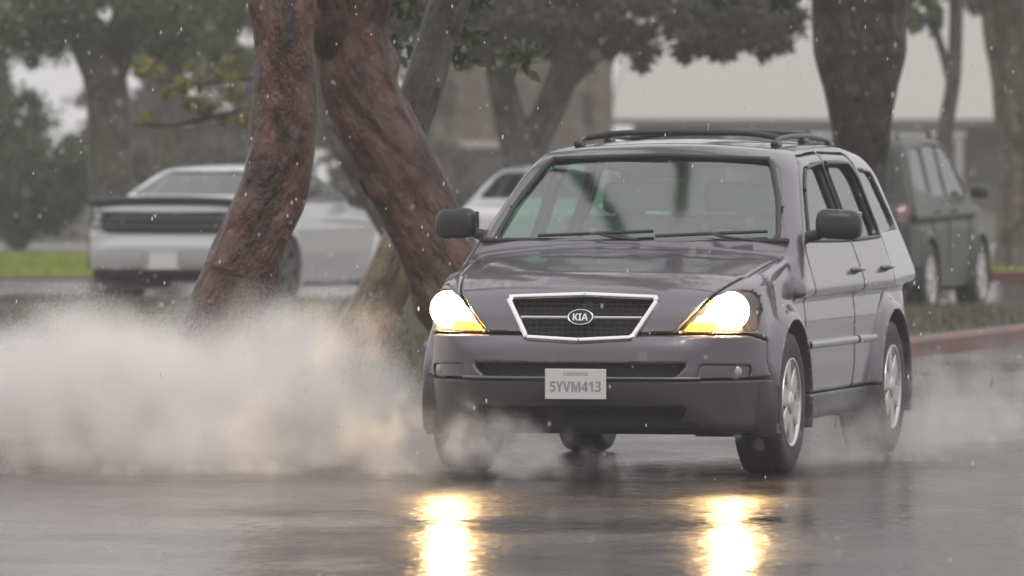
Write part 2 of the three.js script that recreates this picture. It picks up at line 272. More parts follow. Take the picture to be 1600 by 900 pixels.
// ── the silver SUV driving through the water
{
  const side = [[2.16, 0.26], [2.27, 0.40], [2.30, 0.55], [2.285, 0.70], [2.215, 0.745], [2.19, 0.86], [2.10, 0.965], [1.85, 1.035], [1.45, 1.105], [1.05, 1.165], [0.5, 1.17], [-1.0, 1.185], [-2.12, 1.19], [-2.26, 1.12], [-2.30, 0.75], [-2.26, 0.42], [-2.1, 0.32], [0, 0.30]];
  const plan = [[0, 2.315], [0.30, 2.305], [0.58, 2.24], [0.80, 2.10], [0.905, 1.86], [0.925, 1.5], [0.922, 0.5], [0.92, -1.2], [0.91, -1.85], [0.84, -2.18], [0.6, -2.29], [0, -2.32]];
  const cabin = [[1.22, 1.08], [1.08, 1.17], [0.72, 1.42], [0.38, 1.645], [0.2, 1.705], [-0.3, 1.735], [-1.1, 1.735], [-1.75, 1.69], [-1.98, 1.62], [-2.20, 1.20], [-2.22, 1.0], [1.22, 0.98]];
  const fd = roundPoly([[0.70, 1.20], [0.36, 1.47], [0.16, 1.575], [-0.30, 1.605], [-0.35, 1.19]], 0.05), rd = roundPoly([[-0.43, 1.19], [-0.39, 1.605], [-1.02, 1.60], [-1.14, 1.52], [-1.20, 1.20]], 0.06), qg = roundPoly([[-1.31, 1.22], [-1.26, 1.57], [-1.78, 1.54], [-1.98, 1.28], [-1.98, 1.23]], 0.06);
  const windscreen = roundPoly([[-0.765, 1.20], [0.765, 1.20], [0.70, 1.42], [0.60, 1.625], [0, 1.645], [-0.60, 1.625], [-0.70, 1.42]], 0.045), backlight = roundPoly([[-0.66, 1.24], [0.66, 1.24], [0.58, 1.57], [-0.58, 1.57]], 0.06);
  const lampR = roundPoly([[0.505, 0.747], [0.853, 0.750], [0.848, 0.90], [0.825, 0.948], [0.765, 0.960], [0.66, 0.915]], 0.022);
  const grillePoly = roundPoly([[-0.275, 0.722], [0, 0.708], [0.275, 0.722], [0.385, 0.905], [0.375, 0.925], [0, 0.938], [-0.375, 0.925], [-0.385, 0.905]], 0.02);
  const slotPoly = roundPoly([[-0.50, 0.525], [0.50, 0.525], [0.56, 0.588], [-0.56, 0.588]], 0.015);
  const fogPoly = roundPoly([[0.60, 0.518], [0.83, 0.52], [0.835, 0.575], [0.62, 0.585]], 0.02);
  const intake = roundPoly([[-0.5, 0.26], [0.5, 0.26], [0.56, 0.37], [-0.56, 0.37]], 0.03);
  const S = {
    W: 0.92, R: 0.372, side, plan, cabin, crown: 0.06, roofCrown: 0.045, round: 0.065, cabinRound: 0.085, axles: [1.355, -1.355], flareR: 0.475, flareW: 0.945, archR: 0.425, belt: 1.2,
    tuck: (y, z) => 0.02 + 0.10 * Math.max(0, y - 0.78) ** 1.2 * 1.6 + 0.10 * Math.max(0, 0.55 - y) + (z > 1.6 ? Math.max(0, y - 0.72) * 0.10 : 0),
    cabinW: (y, z) => 0.885 - (y - 1.17) * 0.36 - 0.06 * Math.max(0, -z - 1.2),
    tub: [-0.55, 1.45, 0.95, 0.42], sideGlass: [fd, rd, qg], frontGlass: windscreen, frontZ: 0.15, rearGlass: backlight, rearZ: -1.8,
    recess: [[lampR, 1, 0.09], [grillePoly, 2, 0.052], [slotPoly, 2, 0.09], [fogPoly, 1, 0.05], [intake, 2, 0.07]],
  };
  const F = vehicleField(S);
  const silver = paint(0.135, 0.126, 0.152, 0.55, 0.34), lowerPaint = phy(0.042, 0.041, 0.043, 0.45, 0.1, { clearcoat: 0.4, clearcoatRoughness: 0.2 });
  const A = 13.8 * Math.PI / 180, CAR = [0.877, 0, -43.5];
  const car = thing('driving_suv', 'silver SUV with lit headlights driving through deep water, throwing up spray', 'car', CAR, -A);
  // panel regions; the gaps between panels are real gaps
  const hoodPoly = roundPoly([[3, -0.2], [3, 0.70], [2.0, 0.695], [1.7, 0.75], [1.09, 0.80], [1.065, -0.2]], 0.03), hoodR = (x, y, z) => Math.max(polySD(hoodPoly, z, Math.abs(x)), 0.745 - y, z > 1.7 ? 0.744 * (Math.abs(x) - 0.487) - 0.669 * (y - 0.745) : -1);
  const bumpR = (x, y, z) => Math.max(polySD(bumpPoly, z, y)), bumpPoly = [[3, 0.1], [3, 0.735], [1.98, 0.735], [1.80, 0.70], [1.78, 0.1]];
  const dF = roundPoly([[0.905, 0.40], [0.93, 1.0], [0.86, 1.165], [0.32, 1.545], [0.14, 1.635], [-0.36, 1.655], [-0.39, 1.1], [-0.37, 0.40]], 0.04), dB = roundPoly([[-0.385, 0.40], [-0.405, 1.1], [-0.375, 1.655], [-1.08, 1.645], [-1.22, 1.55], [-1.27, 1.2], [-1.25, 0.90], [-1.05, 0.806], [-0.896, 0.637], [-0.826, 0.40]], 0.04);
  const inDoor = (poly, sd) => (x, y, z) => Math.max(polySD(poly, z, y), 0.55 - sd * x);
  const sillR = (x, y, z) => Math.max(y - 0.395, Math.abs(z) - 0.95);
  const gap = 0.0055, cell = 0.0135;
  const cut = (f, ...r) => (x, y, z) => { let v = f(x, y, z); for (const q of r) v = smax(v, gap - q(x, y, z), 0.014); return v; };
  const doors = [[dF, 1], [dB, 1], [dF, -1], [dB, -1]];
  const nearDoor = (x, y, z) => { let m = 9; const ax = Math.abs(x); for (const p of [dF, dB]) m = Math.min(m, Math.max(polySD(p, z, y), 0.55 - ax)); return m; };
  part('body_shell', meshSDF(cut(F.body, hoodR, bumpR, nearDoor, sillR), [-1.0, 0.22, -2.4], [1.0, 1.82, 2.4], cell), silver, car);
  part('hood', meshSDF((x, y, z) => Math.max(smax(F.body(x, y, z), hoodR(x, y, z), 0.014), -(F.outer(x, y, z) + 0.06)), [-0.9, 0.70, 1.0], [0.9, 1.28, 2.34], cell), silver, car);
  const upperB = (x, y, z) => Math.max(smax(smax(F.body(x, y, z), bumpR(x, y, z), 0.014), 0.512 - y, 0.014), -(F.outer(x, y, z) + 0.12)), lowerB = (x, y, z) => smax(smax(F.body(x, y, z), bumpR(x, y, z), 0.014), y - 0.506, 0.014);
  part('front_bumper', meshSDF(upperB, [-1.0, 0.48, 1.7], [1.0, 0.78, 2.4], cell), silver, car);
  part('lower_bumper', meshSDF(lowerB, [-1.0, 0.2, 1.7], [1.0, 0.54, 2.4], cell), lowerPaint, car);
  part('side_sill', meshSDF((x, y, z) => Math.max(F.body(x, y, z), sillR(x, y, z)), [-1.0, 0.22, -1.0], [1.0, 0.43, 1.0], cell), lowerPaint, car);
  const tint = glass(0.40, 0.66, 0.56, 1.9), screenGlass = phy(0.30, 0.66, 0.52, 0.08, 0, { transmission: 1, thickness: 0, ior: 2.2 }), tintDark = glass(0.45, 0.55, 0.50, 1.7);
  for (const [poly, sd] of doors) {
    const q = inDoor(poly, sd), d = part('door', meshSDF((x, y, z) => Math.max(smax(F.body(x, y, z), q(x, y, z), 0.014), -(F.outer(x, y, z) + 0.06)), sd > 0 ? [0.5, 0.36, -1.32] : [-1.02, 0.36, -1.32], sd > 0 ? [1.02, 1.74, 1.0] : [-0.5, 1.74, 1.0], cell), silver, car);
    const front = poly === dF, win = front ? fd : rd;
    part('window', sheet(win.map((p) => p), F.fromSide(sd, -0.022, F.house)), front ? tint : tintDark, d);
    const hz = front ? -0.24 : -1.06, hp = F.fromSide(sd, 0.0)(hz, 1.03);
    part('door_handle', tube([V(hp.x - sd * 0.005, 1.03, hz - 0.10), V(hp.x + sd * 0.03, 1.035, hz - 0.06), V(hp.x + sd * 0.032, 1.035, hz + 0.06), V(hp.x - sd * 0.005, 1.03, hz + 0.10)], 0.013, false, 24), silver, d);
    const z0 = front ? -0.36 : -0.88, z1 = front ? 0.88 : -0.42, pts = [];
    for (let i = 0; i <= 12; i++) pts.push(F.fromSide(sd, 0.006)(mix(z0, z1, i / 12), 0.655));
    part('side_moulding', tube(pts, 0.024, false, 24, 8), silver, d);
    const seal = []; for (const p of win) seal.push(F.fromSide(sd, 0.002, F.house)(p[0], p[1]));
    part('window_seal', tube(seal, 0.011, true, 90, 6), M.trim, d);
  }
  part('windscreen', sheet(windscreen, F.fromFront(-0.012, F.house), 9, 110), screenGlass, car);
  { const pts = windscreen.map((p) => F.fromFront(0.002, F.house)(p[0], p[1])); part('windscreen_seal', tube(pts, 0.015, true, 140, 6), M.trim, car); }
  part('rear_window', sheet(backlight, F.fromRear(-0.015, F.house)), tintDark, car);
  for (const sd of [1, -1]) part('quarter_window', sheet(qg, F.fromSide(sd, -0.02, F.house)), tintDark, car);
  // headlights
  const lensM = phy(0.97, 0.97, 0.97, 0.17, 0, { transmission: 1, thickness: 0, ior: 1.4 });
  const lampGlow = new THREE.MeshStandardMaterial({ color: 0xffffff, emissive: new THREE.Color().setRGB(1, 0.60, 0.25), emissiveIntensity: 5, roughness: 0.3 });
  const amberGlow = new THREE.MeshStandardMaterial({ color: 0xff9a30, emissive: new THREE.Color().setRGB(1, 0.38, 0.04), emissiveIntensity: 2.2, roughness: 0.3 });
  for (const sd of [1, -1]) {
    const h = new THREE.Group(); h.name = 'headlight'; car.add(h);
    const poly = lampR.map(([x, y]) => [sd * x, y]);
    part('lens', sheet(poly, F.fromFront(0.002), 7, 80), lensM, h);
    part('reflector', sheet(lampR.map(([x, y]) => [sd * mix(x, 0.65, 0.14), mix(y, 0.85, 0.06)]), F.fromFront(-0.07), 6, 80), M.chrome, h);
    const c = F.fromFront(-0.05)(sd * 0.742, 0.858);
    const bowl = lathe([[0, -0.02], [0.04, -0.015], [0.075, 0.0], [0.092, 0.022], [0.096, 0.024]], 40).rotateX(Math.PI / 2).translate(c.x, c.y, c.z); part('reflector_bowl', bowl, M.chrome, h);
    part('lamp_bulb', new THREE.SphereGeometry(0.062, 28, 18).scale(1, 1, 0.42).translate(c.x, c.y, c.z + 0.012), lampGlow, h);
    const t = F.fromFront(-0.03)(sd * 0.615, 0.783);
    part('turn_signal', sheet(roundPoly([[sd * 0.53, 0.755], [sd * 0.70, 0.757], [sd * 0.685, 0.80], [sd * 0.565, 0.80]], 0.012), F.fromFront(-0.02), 3, 40), amberGlow, h);
    const l = new THREE.PointLight(new THREE.Color().setRGB(1, 0.64, 0.28), 6); l.position.set(c.x, c.y, c.z + 0.015); l.shadow.radius = 3; l.castShadow = true; l.name = 'headlight'; h.add(l);
  }
  // grille
  {
    const gr = new THREE.Group(); gr.name = 'grille'; car.add(gr);
    const on = F.fromFront(0.0);
    part('grille_backing', sheet(grillePoly, F.fromFront(-0.05), 4, 60), M.dark, gr);
    const fr = grillePoly.map((p) => F.fromFront(0.006)(p[0], p[1]));
    part('chrome_frame', tube(fr, 0.0165, true, 160, 8), M.chrome, gr);
    const bars = [];
    for (let y = 0.745; y < 0.92; y += 0.024) { if (Math.abs(y - 0.823) < 0.012) continue; const w = mix(0.27, 0.375, (y - 0.72) / 0.2) - 0.012, pts = []; for (let i = 0; i <= 10; i++) pts.push(F.fromFront(-0.03)(mix(-w, w, i / 10), y)); bars.push(tube(pts, 0.0045, false, 20, 5)); }
    for (let x = -0.34; x <= 0.341; x += 0.034) { const y1 = 0.915, y0 = Math.abs(x) < 0.27 ? 0.73 : mix(0.73, 0.91, (Math.abs(x) - 0.27) / 0.11); if (y1 - y0 < 0.03) continue; bars.push(tube([F.fromFront(-0.034)(x, y0), F.fromFront(-0.034)(x, (y0 + y1) / 2), F.fromFront(-0.034)(x, y1)], 0.0035, false, 8, 5)); }
    part('grille_mesh', merge(bars), M.trim, gr);
    const mb = []; for (let i = 0; i <= 12; i++) mb.push(F.fromFront(-0.012)(mix(-0.318, 0.318, i / 12), 0.823));
    part('centre_bar', tube(mb, 0.0085, false, 30, 8), M.alloy, gr);
    const e = on(0, 0.825), tilt = -0.22, em = new THREE.Group(); em.name = 'emblem'; em.position.set(0, 0.825, e.z + 0.012); em.rotation.x = tilt; gr.add(em);
    part('emblem_plate', new THREE.CylinderGeometry(0.066, 0.066, 0.008, 40).rotateX(Math.PI / 2).scale(1, 0.60, 1), M.trim, em);
    part('emblem_ring', new THREE.TorusGeometry(0.064, 0.0055, 8, 48).scale(1, 0.60, 1).translate(0, 0, 0.004), M.chrome, em);
    part('emblem_letters', text('KIA', 0.036, 0.004).translate(0, 0, 0.004), M.chrome, em);
  }
  // slot, fog lamps, number plate
  part('bumper_slot', sheet(slotPoly, F.fromFront(-0.08), 3, 60), M.dark, car);
  { const pts = []; for (let i = 0; i <= 20; i++) pts.push(F.fromFront(0.003)(mix(-0.62, 0.62, i / 20), 0.517)); part('bumper_trim', tube(pts, 0.009, false, 40, 6), silver, car); }
  part('lower_intake', sheet(intake, F.fromFront(-0.06), 3, 60), M.dark, car);
  for (const sd of [1, -1]) {
    const g = new THREE.Group(); g.name = 'fog_lamp'; car.add(g);
    part('bezel', sheet(fogPoly.map(([x, y]) => [sd * x, y]), F.fromFront(-0.012), 3, 40), silver, g);
    const c = F.fromFront(-0.03)(sd * 0.765, 0.545);
    part('fog_lens', new THREE.SphereGeometry(0.04, 20, 12).scale(1, 1, 0.5).translate(c.x, c.y, c.z), phy(0.35, 0.34, 0.35, 0.1, 0.3, { clearcoat: 1 }), g);
  }
  {
    const e = F.fromFront(0)(0, 0.48), g = new THREE.Group(); g.name = 'number_plate'; g.position.set(-0.005, 0.487, e.z + 0.022); car.add(g);
    part('plate', box(0.32, 0.155, 0.008, 0, 0, 0, 0.01), std(0.62, 0.62, 0.60, 0.5), g);
    part('plate_bracket', box(0.30, 0.12, 0.03, 0, 0, -0.02, 0.004), M.dark, g);
    part('plate_digits', text('5YVM413', 0.048, 0.002).scale(0.95, 1.1, 1).translate(0, -0.012, 0.004), std(0.28, 0.28, 0.32, 0.5), g);
    part('plate_state', text('California', 0.02, 0.002).translate(0, 0.055, 0.004), std(0.45, 0.32, 0.32, 0.5), g);
  }
  // mirrors
  for (const sd of [1, -1]) {
    const g = new THREE.Group(); g.name = 'side_mirror'; car.add(g);
    const c = V(sd * 1.035, 1.285, 0.70);
    part('mirror_housing', meshSDF((x, y, z) => { const X = (x - c.x) * sd, q = smax(smax(Math.abs(X) - 0.116 + 0.05 * Math.max(0, y - c.y), Math.abs(y - c.y + 0.05 * X) - 0.079, 0.06), Math.abs(z - c.z + 0.25 * X) - 0.07, 0.06); return q; }, [c.x - 0.2, c.y - 0.14, c.z - 0.16], [c.x + 0.2, c.y + 0.14, c.z + 0.16], 0.012), M.trim, g);
    part('mirror_arm', tube([V(sd * 0.84, 1.215, 0.70), V(sd * 0.90, 1.225, 0.70), V(sd * 0.96, 1.25, 0.70)], 0.03, false, 10), M.trim, g);
    part('mirror_glass', box(0.21, 0.13, 0.004, c.x, c.y, c.z - 0.078, 0.002), phy(0.8, 0.8, 0.8, 0.05, 1), g);
  }
  // roof rails with cross bars
  for (const sd of [1, -1]) {
    const g = new THREE.Group(); g.name = 'roof_rail'; car.add(g);
    const pts = [0.0, -0.07, -0.3, -0.8, -1.2, -1.44, -1.52].map((z, i) => V(sd * 0.54, yTop(0.54, z) + [0.0, 0.028, 0.036, 0.038, 0.036, 0.03, 0.0][i], z));
    part('rail_bar', tube(pts, 0.0145, false, 60, 8), M.trim, g);
    for (const z of [-0.05, -0.76, -1.46]) part('rail_foot', box(0.045, 0.035, 0.13, sd * 0.54, yTop(0.54, z) + 0.012, z, 0.02), M.trim, g);
  }
  function yTop(x, z) { let y = 2.0; for (let i = 0; i < 60; i++) { const v = F.outer(x, y, z); if (v < 0.0005) break; y -= v * 0.8; } return y; }
  for (const z of [-0.18, -1.25]) part('cross_bar', tube([V(-0.54, yTop(0.54, z) + 0.036, z), V(-0.3, yTop(0.3, z) + 0.046, z), V(0.3, yTop(0.3, z) + 0.046, z), V(0.54, yTop(0.54, z) + 0.036, z)], 0.016, false, 30, 8), M.trim, car);
  // wipers
  for (const [x0, x1] of [[-0.52, 0.10], [0.12, 0.70]]) {
    const g = new THREE.Group(); g.name = 'wiper'; car.add(g);
    const at = (x, y, o) => F.fromFront(o, F.house)(x, y);
    part('wiper_blade', tube([at(x0, 1.225, 0.012), at((x0 + x1) / 2, 1.238, 0.014), at(x1, 1.25, 0.012)], 0.009, false, 20, 6), M.trim, g);
    part('wiper_arm', tube([at(x1 - 0.06, 1.205, 0.02), at(x1 - 0.2, 1.22, 0.03), at((x0 + x1) / 2, 1.242, 0.026)], 0.008, false, 16, 6), M.trim, g);
  }
  // cabin
  seats(car, [[0.36, -0.05, 0.5], [-0.36, -0.05, 0.5], [0, -0.95, 1.2]], 0.62, M.seat);
  for (const x of [0.4, -0.4]) part('headrest', box(0.24, 0.17, 0.09, x, 1.42, -1.2, 0.05), M.seat, car);
  part('dashboard', meshSDF((x, y, z) => smax(smax(Math.abs(x) - 0.72, Math.abs(y - 0.98) - 0.17, 0.08), Math.abs(z - 0.78) - 0.22, 0.1), [-0.8, 0.75, 0.5], [0.8, 1.22, 1.1], 0.03), M.interior, car);
  { const g = new THREE.Group(); g.name = 'steering_wheel'; g.position.set(0.36, 1.10, 0.42); g.rotation.x = 0.35 - Math.PI; car.add(g); part('steering_rim', new THREE.TorusGeometry(0.185, 0.016, 8, 40), M.dark, g); part('steering_spokes', merge([box(0.34, 0.035, 0.02), box(0.035, 0.18, 0.02, 0, 0.08, 0), box(0.12, 0.1, 0.04)]), M.dark, g); }
  part('rear_view_mirror', box(0.24, 0.07, 0.03, 0, 1.56, 0.36, 0.02), M.dark, car);
  part('tail_light', sheet(roundPoly([[0.62, 0.78], [0.86, 0.80], [0.85, 1.10], [0.70, 1.12]], 0.03), F.fromRear(0.003), 4, 40), phy(0.3, 0.02, 0.02, 0.15), car);
  part('tail_light', sheet(roundPoly([[-0.62, 0.78], [-0.86, 0.80], [-0.85, 1.10], [-0.70, 1.12]], 0.03), F.fromRear(0.003), 4, 40), phy(0.3, 0.02, 0.02, 0.15), car);
  part('underbody', box(1.3, 0.22, 3.9, 0, 0.33, 0, 0.05), M.dark, car);
  for (const z of [1.355, -1.355]) { part('axle', new THREE.CylinderGeometry(0.04, 0.04, 1.5, 12).rotateZ(Math.PI / 2).translate(0, 0.36, z), M.dark, car); for (const sd of [1, -1]) wheel(car, sd * 0.80, 0.370, z, 0.370, 0.25, 0.225, 6); }
}

// ── parked vehicles, seen from behind
const parked = (name, label, at, a) => thing(name, label, 'car', at, Math.PI - a * Math.PI / 180, 'cars parked beyond the planted strip');
{ // white coupe
  const side = [[2.30, 0.24], [2.46, 0.45], [2.50, 0.62], [2.44, 0.80], [2.2, 0.92], [1.2, 1.0], [0.5, 1.01], [-0.6, 1.03], [-1.25, 1.09], [-2.1, 1.10], [-2.42, 1.06], [-2.47, 0.95], [-2.44, 0.72], [-2.52, 0.66], [-2.50, 0.45], [-2.35, 0.28], [0, 0.22]];
  const plan = [[0, 2.52], [0.5, 2.47], [0.8, 2.30], [0.93, 1.9], [0.95, 0.8], [0.93, 0], [0.965, -1.2], [0.95, -2.0], [0.88, -2.38], [0.6, -2.50], [0, -2.53]];
  const cabin = [[1.15, 0.95], [0.95, 1.02], [0.25, 1.37], [-0.05, 1.44], [-0.6, 1.455], [-1.0, 1.42], [-1.85, 1.10], [-2.0, 1.0], [1.15, 0.9]];
  const dg = roundPoly([[0.66, 1.06], [0.12, 1.31], [-0.10, 1.36], [-0.55, 1.365], [-0.78, 1.06]], 0.04), qg = roundPoly([[-0.86, 1.08], [-0.66, 1.345], [-0.95, 1.30], [-1.22, 1.14]], 0.03);
  const wsc = roundPoly([[-0.72, 1.08], [0.72, 1.08], [0.56, 1.37], [-0.56, 1.37]], 0.05), back = roundPoly([[-0.70, 1.15], [0.70, 1.15], [0.60, 1.25], [0.52, 1.375], [-0.52, 1.375], [-0.60, 1.25]], 0.04);
  const tailPoly = roundPoly([[-0.86, 0.76], [0.86, 0.76], [0.89, 0.98], [-0.89, 0.98]], 0.04);
  const S = {
    W: 0.95, R: 0.355, side, plan, cabin, crown: 0.05, roofCrown: 0.04, round: 0.10, cabinRound: 0.10, axles: [1.52, -1.43], flareR: 0.44, flareW: 0.96, archR: 0.395, belt: 1.05,
    tuck: (y, z) => 0.02 + 0.16 * Math.max(0, y - 0.80) + 0.16 * Math.max(0, 0.55 - y), cabinW: (y, z) => 0.84 - (y - 1.05) * 0.52,
    tub: [-0.3, 1.2, 0.75, 0.35], sideGlass: [dg, qg], frontGlass: wsc, frontZ: 0.0, rearGlass: back, rearZ: -0.9, recess: [[tailPoly, -2, 0.03]],
  };
  S.recess = [[tailPoly, -1, 0.03]];
  const F = vehicleField(S), white = paint(0.52, 0.53, 0.535, 0.2, 0.35), tint = glass(0.45, 0.48, 0.48, 1.7);
  const car = parked('parked_coupe', 'silver-white two-door coupe with black tail panel parked behind the leaning trunk', [-2.69, 0, -83.8], 19);
  const lowR = (x, y, z) => Math.max(y - 0.40, z + 1.9);
  part('body_shell', meshSDF((x, y, z) => Math.max(F.body(x, y, z), 0.004 - lowR(x, y, z)), [-1.05, 0.18, -2.6], [1.05, 1.52, 2.6], 0.026), white, car);
  part('rear_valance', meshSDF((x, y, z) => Math.max(F.body(x, y, z), lowR(x, y, z)), [-1.05, 0.18, -2.6], [1.05, 0.44, -1.85], 0.026), M.trim, car);
  part('tail_panel', sheet(tailPoly, F.fromRear(-0.018), 5, 70), M.trim, car);
  for (const y of [0.84, 0.91]) { const pts = []; for (let i = 0; i <= 12; i++) pts.push(F.fromRear(-0.004)(mix(-0.84, 0.84, i / 12), y)); part('tail_strip', tube(pts, 0.012, false, 24, 6), M.plastic, car); }
  part('spoiler', meshSDF((x, y, z) => { const b = 0.03 * (x / 0.9) ** 2; return smax(smax(Math.abs(x) - 0.86, Math.abs(y - 1.10 + b - 0.10 * (-z - 2.3)) - 0.035, 0.04), Math.abs(z + 2.32 - b) - 0.14, 0.05); }, [-0.95, 0.98, -2.55], [0.95, 1.2, -2.1], 0.022), M.trim, car);
  part('rear_window', sheet(back, F.fromRear(-0.012, F.house)), tint, car); part('windscreen', sheet(wsc, F.fromFront(-0.012, F.house)), tint, car);
  for (const sd of [1, -1]) {
    part('door_window', sheet(dg, F.fromSide(sd, -0.012, F.house)), tint, car); part('quarter_window', sheet(qg, F.fromSide(sd, -0.012, F.house)), tint, car);
    part('side_mirror', meshSDF((x, y, z) => smax(smax(Math.abs(x - sd * 0.98) - 0.11, Math.abs(y - 1.09) - 0.07, 0.05), Math.abs(z - 0.52) - 0.06, 0.05), [sd * 0.98 - 0.15, 0.98, 0.42], [sd * 0.98 + 0.15, 1.2, 0.62], 0.016), M.trim, car);
    for (const z of [1.52, -1.43]) wheel(car, sd * 0.83, 0.355, z, 0.355, 0.25, 0.25, 5, M.plastic);
    part('exhaust', new THREE.CylinderGeometry(0.05, 0.05, 0.16, 18, 1, true).rotateX(Math.PI / 2).translate(sd * 0.55, 0.33, -2.45), M.chrome, car);
  }
  const e = F.fromRear(0)(0, 0.5), g = new THREE.Group(); g.name = 'number_plate'; g.position.set(0, 0.50, e.z - 0.015); car.add(g);
  part('plate', box(0.31, 0.155, 0.01), std(0.7, 0.7, 0.69, 0.5), g); part('plate_frame', merge([box(0.40, 0.02, 0.014, 0, 0.085, 0), box(0.40, 0.02, 0.014, 0, -0.085, 0)]), std(0.55, 0.55, 0.55, 0.4), g);
  seats(car, [[0.36, -0.1, 0.5], [-0.36, -0.1, 0.5], [0, -0.85, 1.1]], 0.42, M.interior);
}
{ // dark SUV
  const side = [[2.05, 0.30], [2.16, 0.5], [2.17, 0.75], [2.08, 0.98], [1.6, 1.08], [1.0, 1.13], [-1.9, 1.15], [-2.12, 1.10], [-2.16, 0.75], [-2.20, 0.62], [-2.18, 0.42], [-2.05, 0.30], [0, 0.28]];
  const plan = [[0, 2.20], [0.5, 2.16], [0.78, 2.02], [0.88, 1.6], [0.89, 0], [0.89, -1.7], [0.85, -2.08], [0.7, -2.19], [0, -2.21]];
  const cabin = [[1.1, 1.0], [0.98, 1.12], [0.45, 1.60], [0.2, 1.72], [-0.4, 1.76], [-1.6, 1.75], [-1.86, 1.68], [-2.06, 1.15], [-2.08, 0.98]];
  const w1 = roundPoly([[0.70, 1.17], [0.36, 1.52], [0.1, 1.63], [-0.22, 1.645], [-0.26, 1.17]], 0.04), w2 = roundPoly([[-0.34, 1.17], [-0.31, 1.645], [-0.95, 1.64], [-1.04, 1.17]], 0.04), w3 = roundPoly([[-1.14, 1.19], [-1.08, 1.63], [-1.6, 1.61], [-1.80, 1.24]], 0.05);
  const wsc = roundPoly([[-0.7, 1.2], [0.7, 1.2], [0.6, 1.62], [-0.6, 1.62]], 0.05), back = roundPoly([[-0.66, 1.18], [0.66, 1.18], [0.60, 1.63], [-0.60, 1.63]], 0.06);
  const S = {
    W: 0.89, R: 0.36, side, plan, cabin, crown: 0.04, roofCrown: 0.03, round: 0.06, cabinRound: 0.055, axles: [1.31, -1.31], flareR: 0.46, flareW: 0.905, archR: 0.41, belt: 1.15,
    tuck: (y) => 0.02 + 0.10 * Math.max(0, y - 0.85) + 0.1 * Math.max(0, 0.5 - y), cabinW: (y) => 0.86 - (y - 1.13) * 0.27,
    tub: [-0.5, 1.35, 0.9, 0.4], sideGlass: [w1, w2, w3], frontGlass: wsc, frontZ: 0.2, rearGlass: back, rearZ: -1.6, recess: [],
  };
  const F = vehicleField(S), dark = phy(0.02, 0.025, 0.02, 0.5, 0.1, { clearcoat: 0.35, clearcoatRoughness: 0.25 }), tint = glass(0.22, 0.26, 0.23, 1.6);
  const car = parked('parked_suv', 'dark grey-green SUV with roof rails parked beyond the silver SUV', [3.49, 0, -79.6], 14);
  const lowR = (x, y, z) => Math.max(y - 0.46, z + 1.75);
  part('body_shell', meshSDF((x, y, z) => Math.max(F.body(x, y, z), 0.004 - lowR(x, y, z)), [-0.98, 0.2, -2.3], [0.98, 1.84, 2.3], 0.026), dark, car);
  part('rear_bumper', meshSDF((x, y, z) => Math.max(F.body(x, y, z), lowR(x, y, z)), [-0.98, 0.2, -2.3], [0.98, 0.5, -1.7], 0.026), M.trim, car);
  part('rear_window', sheet(back, F.fromRear(-0.015, F.house)), tint, car); part('windscreen', sheet(wsc, F.fromFront(-0.015, F.house)), tint, car);
  for (const sd of [1, -1]) {
    for (const w of [w1, w2, w3]) part('side_window', sheet(w, F.fromSide(sd, -0.015, F.house)), tint, car);
    part('tail_light', sheet(roundPoly([[sd * 0.70, 0.92], [sd * 0.85, 0.92], [sd * 0.84, 1.10], [sd * 0.72, 1.10]], 0.02), F.fromRear(0.004), 3, 40), phy(0.16, 0.09, 0.085, 0.15, 0, { clearcoat: 1 }), car);
    part('side_mirror', meshSDF((x, y, z) => smax(smax(Math.abs(x - sd * 0.98) - 0.09, Math.abs(y - 1.20) - 0.065, 0.05), Math.abs(z - 0.72) - 0.06, 0.05), [sd * 1.0 - 0.16, 1.1, 0.6], [sd * 1.0 + 0.16, 1.38, 0.84], 0.016), dark, car);
    part('roof_rail', tube([V(sd * 0.6, 1.70, 0.05), V(sd * 0.6, 1.79, -0.05), V(sd * 0.6, 1.805, -0.8), V(sd * 0.6, 1.79, -1.5), V(sd * 0.6, 1.70, -1.6)], 0.02, false, 40), M.plastic, car);
    for (const z of [1.31, -1.31]) wheel(car, sd * 0.78, 0.36, z, 0.36, 0.23, 0.225, 6);
    for (const z of [0.80, -0.30, -1.12]) part('door_seam', tube([F.fromSide(sd, 0.001)(z, 0.5), F.fromSide(sd, 0.001)(z, 0.8), F.fromSide(sd, 0.001)(z, 1.1)], 0.005, false, 12, 5), M.dark, car);
    for (const z of [-0.18, -0.98]) { const h = F.fromSide(sd, 0)(z, 1.02); part('door_handle', tube([V(h.x, 1.02, z - 0.08), V(h.x + sd * 0.03, 1.02, z - 0.05), V(h.x + sd * 0.03, 1.02, z + 0.05), V(h.x, 1.02, z + 0.08)], 0.012, false, 16), dark, car); }
  }
  const e = F.fromRear(0)(0, 0.85), g = new THREE.Group(); g.name = 'number_plate'; g.position.set(0, 0.85, e.z - 0.01); car.add(g);
  part('plate', box(0.31, 0.155, 0.01), std(0.65, 0.65, 0.63, 0.5), g);
  seats(car, [[0.36, 0, 0.5], [-0.36, 0, 0.5], [0, -0.85, 1.15]], 0.6, M.interior);
}
